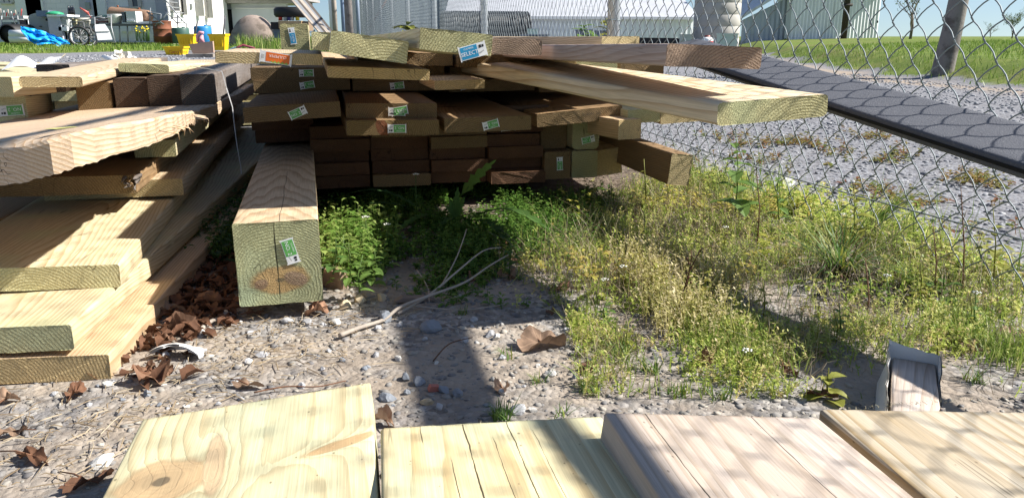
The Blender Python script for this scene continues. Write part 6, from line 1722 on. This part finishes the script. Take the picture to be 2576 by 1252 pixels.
for k, (px, yb, yt, Y, m_, lb) in enumerate([(838, 690, 600, 1.45, L_MD, 'broad leafed weed hugging the right side of the post'), (880, 725, 610, 1.40, L_BR, 'bright leafy weed low in the sunlit clump'), (905, 735, 640, 1.36, L_BR, 'bright weed at the front of the sunlit clump'), (935, 720, 630, 1.42, L_BR, 'bright weed at the right front of the sunlit clump'), (860, 700, 590, 1.52, L_BR, 'bright weed at the back of the sunlit clump'),
                                            (610, 640, 500, 1.75, L_DK, 'dark leafy weed in the gap beside the post'), (560, 660, 540, 1.6, L_DK, 'dark weed in the gap beside the left pile'), (1280, 700, 600, 1.55, L_MD, 'small weed with drooping leaves near the half sunlit leaf')]):
    flower_weed(lb, px, yb, yt, Y, 9, .030, m_, False, 20 + k)
flower_weed('tall broad leafed weed climbing the fence right of the jutting timber', 1850, 540, 325, 1.95, 12, .065, L_BR, False, 40, spread=1.1)
flower_weed('bushy weed growing up beside the fence behind the pink board', 1470, 118, 55, 4.6, 14, .12, L_BR, False, 41)
flower_weed('taller weed growing at the fence post behind the pink board', 1527, 118, 32, 4.2, 16, .10, L_YE, False, 42)
flower_weed('pale green weed far along the fence behind the blue tagged board', 1030, 90, 56, 9.0, 12, .22, L_YE, False, 43)
flower_weed('weed with jagged pointed leaves behind the pinkish foreground board', 2085, 1035, 925, .99, 9, .042, L_YE, False, 44)
flower_weed('leafy weed twined on the fence at the far right', 2500, 700, 520, 1.50, 10, .045, L_YE, False, 45)
flower_weed('broad leafed weed at the foot of the fence at the right', 2370, 770, 690, 1.42, 7, .055, L_BR, False, 46)
flower_weed('yellowing weed on the near side of the fence under the black board', 2150, 600, 470, 1.75, 10, .05, L_YE, False, 47)
flower_weed('small green weed at the fence below the diagonal board', 1960, 560, 410, 1.9, 8, .035, L_BR, False, 48)
flower_weed('weed with thin pods before the jutting square timber', 1625, 500, 400, 1.9, 5, .02, L_YE, False, 49)
rn = random.Random(91)
for k in range(34):
    px, py = rn.uniform(1330, 2480), rn.uniform(600, 960)
    if py > 560 + .28 * (px - 1330) + 260 or (py < 640 and px < 1500): continue
    q = G(px, py); Zc = q.y * cP + .125
    flower_weed('small yellow green seedling plant in the weed carpet', px, py, py - rn.uniform(.03, .075) * FPX / Zc, q.y, rn.choice((5, 7, 9)), rn.uniform(.014, .028), rn.choice((L_YE, L_BR, L_YE)), rn.random() < .3, 500 + k)['group'] = 'small seedling plants in the weed carpet'
def tuft(label, px, py, n, h, spread, m_, seed, w_=.0022, name='grass_tuft', dirx=0):
    q = G(px, py); rn = random.Random(seed); e = empty(name, q); setp(e, label, 'grass tuft')
    for grp in range(3):
        b = MB()
        for k in range(n // 3):
            a = rn.uniform(0, 6.28); r_ = rn.uniform(.2, 1) * spread; L_ = h * rn.uniform(.55, 1.1)
            d = Vector((math.cos(a) * r_ + dirx, math.sin(a) * r_, 1)).normalized(); p0 = q + Vector((rn.uniform(-.012, .012), rn.uniform(-.012, .012), 0))
            s_ = Vector((-math.sin(a), math.cos(a), 0)); vs, fs = [], []
            for j in range(6):
                f = j / 5; pp = p0 + d * L_ * f + Vector((d.x, d.y, -.9)) * L_ * .45 * f * f * rn.uniform(.5, 1.0)
                ww = w_ * (1 - f * .92); vs += [pp - s_ * ww, pp + s_ * ww]
            for j in range(5): fs.append((2 * j, 2 * j + 1, 2 * j + 3, 2 * j + 2))
            b.add(vs, fs)
        part(b, 'blades', m_[grp % len(m_)], e)
    return e
tuft('large tuft of long arching grass in front of the fence', 2110, 690, 150, .19, 1.5, (L_BR, L_YE, L_MD), 1, .0026)
tuft('leaning tuft of long grass against the fence above the large tuft', 2170, 600, 60, .24, .5, (L_BR, L_YE), 2, .0022, dirx=.5)
tuft('short bright grass tuft just behind the cracked foreground board', 1262, 1056, 60, .045, .8, (L_BR, L_MD), 3, .0012)
for k, (px, py, n_, h_, lb) in enumerate([(1350, 965, 26, .03, 'small grass tuft on the sunlit soil patch'), (1270, 900, 20, .03, 'thin grass tuft left of the large curled leaf'), (1640, 940, 40, .05, 'grass tuft right of the crumpled dark leaf'), (1700, 1000, 36, .04, 'grass tuft behind the left corner of the pinkish board'), (1800, 1005, 30, .035, 'grass tuft behind the middle of the pinkish board'), (1480, 990, 30, .035, 'grass tuft below the crumpled dark leaf'), (1410, 1050, 16, .03, 'tiny grass tuft behind the cracked board near the pinkish board'), (1560, 900, 40, .05, 'grass tuft under the dark curled leaf'), (2290, 720, 40, .09, 'grass tuft at the fence foot right of the large tuft'), (1930, 860, 30, .06, 'curving grass tuft right of the tan weeds'), (1160, 790, 24, .03, 'thin grass tuft in the shadow strip below the twig'), (2450, 960, 30, .05, 'grass tuft right of the painted block')]):
    tuft(lb, px, py, n_, h_, .9, (L_BR, L_YE), 10 + k, .0011)
# twigs
M_TWIG = plain('grey_twig', (.36, .31, .26), .85, .2, 30, bump=.4, bscale=120)
def twig(label, pts, r0, r1, m_=None, z=.008):
    P = [G(px, py) + Vector((0, 0, z + (q_[0] if q_ else 0))) for px, py, *q_ in pts]
    # smooth
    Q = []
    for i in range(len(P) - 1):
        for k in range(5):
            t = k / 5; a = P[max(i - 1, 0)]; b_ = P[i]; c_ = P[i + 1]; d = P[min(i + 2, len(P) - 1)]
            Q.append(.5 * ((2 * b_) + (c_ - a) * t + (2 * a - 5 * b_ + 4 * c_ - d) * t * t + (3 * b_ - a - 3 * c_ + d) * t ** 3))
    Q.append(P[-1]); n = len(Q)
    b = MB(); b.tube(Q, [r0 + (r1 - r0) * i / (n - 1) for i in range(n)], 7)
    return single(b, 'twig', m_ or M_TWIG, label, 'twig')
twig('long crooked grey branch lying across the gravel before the pile', [(855, 855), (905, 835), (965, 815), (1010, 795, .01), (1090, 770, .015), (1170, 745, .02), (1230, 715, .03), (1290, 690, .04)], .0042, .0014)
twig('thinner branch lying alongside the long crooked branch', [(1000, 800), (1080, 765, .01), (1150, 730, .03), (1215, 700, .05), (1260, 690, .05)], .003, .001)
twig('thin pale twig curving right beneath the long branch', [(1020, 778), (1090, 785), (1170, 790), (1270, 775)], .0018, .0008)
twig('straight thin twig rising in the pile shadow', [(1110, 730), (1150, 690, .03), (1175, 650, .06)], .0018, .001)
twig('short twig arcing down at the left of the long branch', [(1050, 700, .01), (1075, 730), (1080, 770)], .0014, .0008)
twig('thin twig lying on the sunlit soil near the crumpled leaf', [(1420, 975), (1500, 955), (1560, 935), (1600, 925)], .0018, .001)
twig('thin brown twig before the knotty board', [(640, 1000), (720, 985), (800, 985), (870, 970)], .0012, .0008, M_DEAD[1])
twig('dark small branching twig in the shadow strip', [(1090, 920), (1130, 900, .015), (1190, 890, .02)], .0012, .0006, M_DEAD[1])
twig('pale stub of dry twig behind the white shard', [(500, 845), (530, 820), (560, 812)], .004, .0035)
st = G(1705, 830)
b = MB(); b.tube([at(1700, 830, 1.3), at(1712, 760, 1.3), at(1735, 680, 1.3), at(1762, 628, 1.3), at(1790, 618, 1.3), at(1800, 632, 1.3)], [.0016, .0014, .0012, .001, .0008, .0006], 5)
b.tube([at(1718, 790, 1.31), at(1728, 720, 1.31), at(1740, 650, 1.31), at(1738, 628, 1.31), at(1728, 640, 1.31), at(1734, 672, 1.31)], [.0012, .0011, .001, .0008, .0007, .0006], 5)
for k in range(7):
    c_ = at(1728 + 5 * (k % 3), 650 + 12 * k, 1.305); b.lathe([(0, -.003), (.0028, 0), (0, .003)], c_, 6)
single(b, 'dead_stalk', M_DEAD[1], 'dead dark weed stalk with hooked tip standing in the weed carpet', 'stalk')
for k, (px, yb, yt, Y, lb) in enumerate([(2350, 760, 560, 1.42, 'thin dry stalk standing before the fence left of the mulch end'), (2420, 770, 470, 1.46, 'reddish dry stalk along the fence at the right'), (1905, 620, 420, 1.75, 'thin dry stalk before the fence under the diagonal board'), (2180, 840, 650, 1.32, 'thin stalk in front of the large grass tuft')]):
    b = MB(); b.tube([at(px, yb, Y), at(px + 6, (yb + yt) / 2, Y), at(px - 3, yt, Y)], [.0018, .0014, .0007], 5)
    for j in range(5): b.tube([at(px + 3, yb + (yt - yb) * (.3 + .14 * j), Y), at(px + (12 if j % 2 else -10), yb + (yt - yb) * (.42 + .13 * j), Y)], [.0008, .0004], 4)
    single(b, 'dry_stalk', M_DEAD[0], lb, 'stalk')
# small finds on the ground
b = MB(); q = G(440, 905); vs, fs = [], []
for i in range(9):
    for k in range(13):
        a = math.pi * (-.05 + 1.1 * k / 12); r = .042 * (.25 + .75 * i / 8) * (1 + .05 * ((k * 7 + i * 3) % 3 - 1) * (i == 8))
        vs.append((q.x + r * math.cos(a) * 1.05, q.y + r * math.sin(a) * .75 - .004, .022 - .016 * (i / 8) ** 2 + .003))
for i in range(8):
    for k in range(12): fs.append((i * 13 + k, i * 13 + k + 1, (i + 1) * 13 + k + 1, (i + 1) * 13 + k))
b.add(vs, fs, 0, True).add([(x, y, z - .003) for x, y, z in vs], [tuple(reversed(f)) for f in fs])
single(b, 'white_shard', M_WPL, 'broken white domed shard lying on the gravel right of the left pile', 'shard')
b = MB(); q = G(495, 895); b.box((q.x, q.y, .010), (.022, .012, .004), Euler((.3, .35, .5)).to_matrix().to_4x4(), 0, .9); b.box((q.x + .004, q.y + .004, .006), (.02, .004, .008), Euler((.2, .2, .5)).to_matrix().to_4x4())
single(b, 'white_shard', M_WPL, 'small white angular shard beside the domed shard', 'shard')
b = MB(); q = G(830, 735); b.box((q.x + .005, q.y + .03, .02), (.05, .03, .042), Euler((.2, .15, -.35)).to_matrix().to_4x4(), 0, .7)
single(b, 'wood_chunk', plain('brown_chunk', (.28, .19, .13), .85, .25, 40, bump=.4), 'brown chunk of wood leaning against the right side of the post', 'wood chunk')
b = MB(); q = G(1040, 760); b.prism([(-.036, 0), (.04, -.001), (.02, .006), (-.02, .008)], -.008, .012, 0, Matrix.Translation((q.x, q.y, .004)) @ Matrix.Rotation(.15, 4, 'Z'))
single(b, 'flat_chip', plain('slate_brown', (.22, .17, .14), .8, .2, 40), 'flat brown chip lying in the shadow below the weeds', 'chip')
b = MB(); q = G(1092, 985); b.box((q.x, q.y, .006), (.016, .010, .008), Euler((.1, .2, .4)).to_matrix().to_4x4(), 0, .8)
single(b, 'brick_bit', plain('brick_red', (.45, .16, .12), .85, .2, 60), 'small red brick fragment in the shadow strip', 'brick fragment')
for dx, lb in ((870, 'yellow daffodil clump by the long work table'), (905, 'yellow daffodils left of the rusty barrel')):
    pxx = 352 if dx == 870 else 366; q0 = at(pxx, 100, 26.8); rn = random.Random(dx); st_m, fl = MB(), MB()
    for k in range(16):
        x_ = q0.x + rn.uniform(-.14, .14); y_ = 26.8 + rn.uniform(-.1, .1); h_ = rn.uniform(.18, .42); st_m.tube([(x_, y_, q0.z - .05), (x_ + rn.uniform(-.05, .05), y_, q0.z + h_)], .008, 4)
        if k % 2 == 0: fl.lathe([(0, -.02), (.035, 0), (.02, .03), (0, .03)], (x_, y_ - .03, q0.z + h_), 6)
    e_ = plant('daffodil_clump', lb, q0, [('stems', st_m, L_MD), ('blossom', fl, plain('daffodil_yellow', (.75, .58, .02), .5))])
    for c_ in e_.children: setp(c_, kind='stuff')
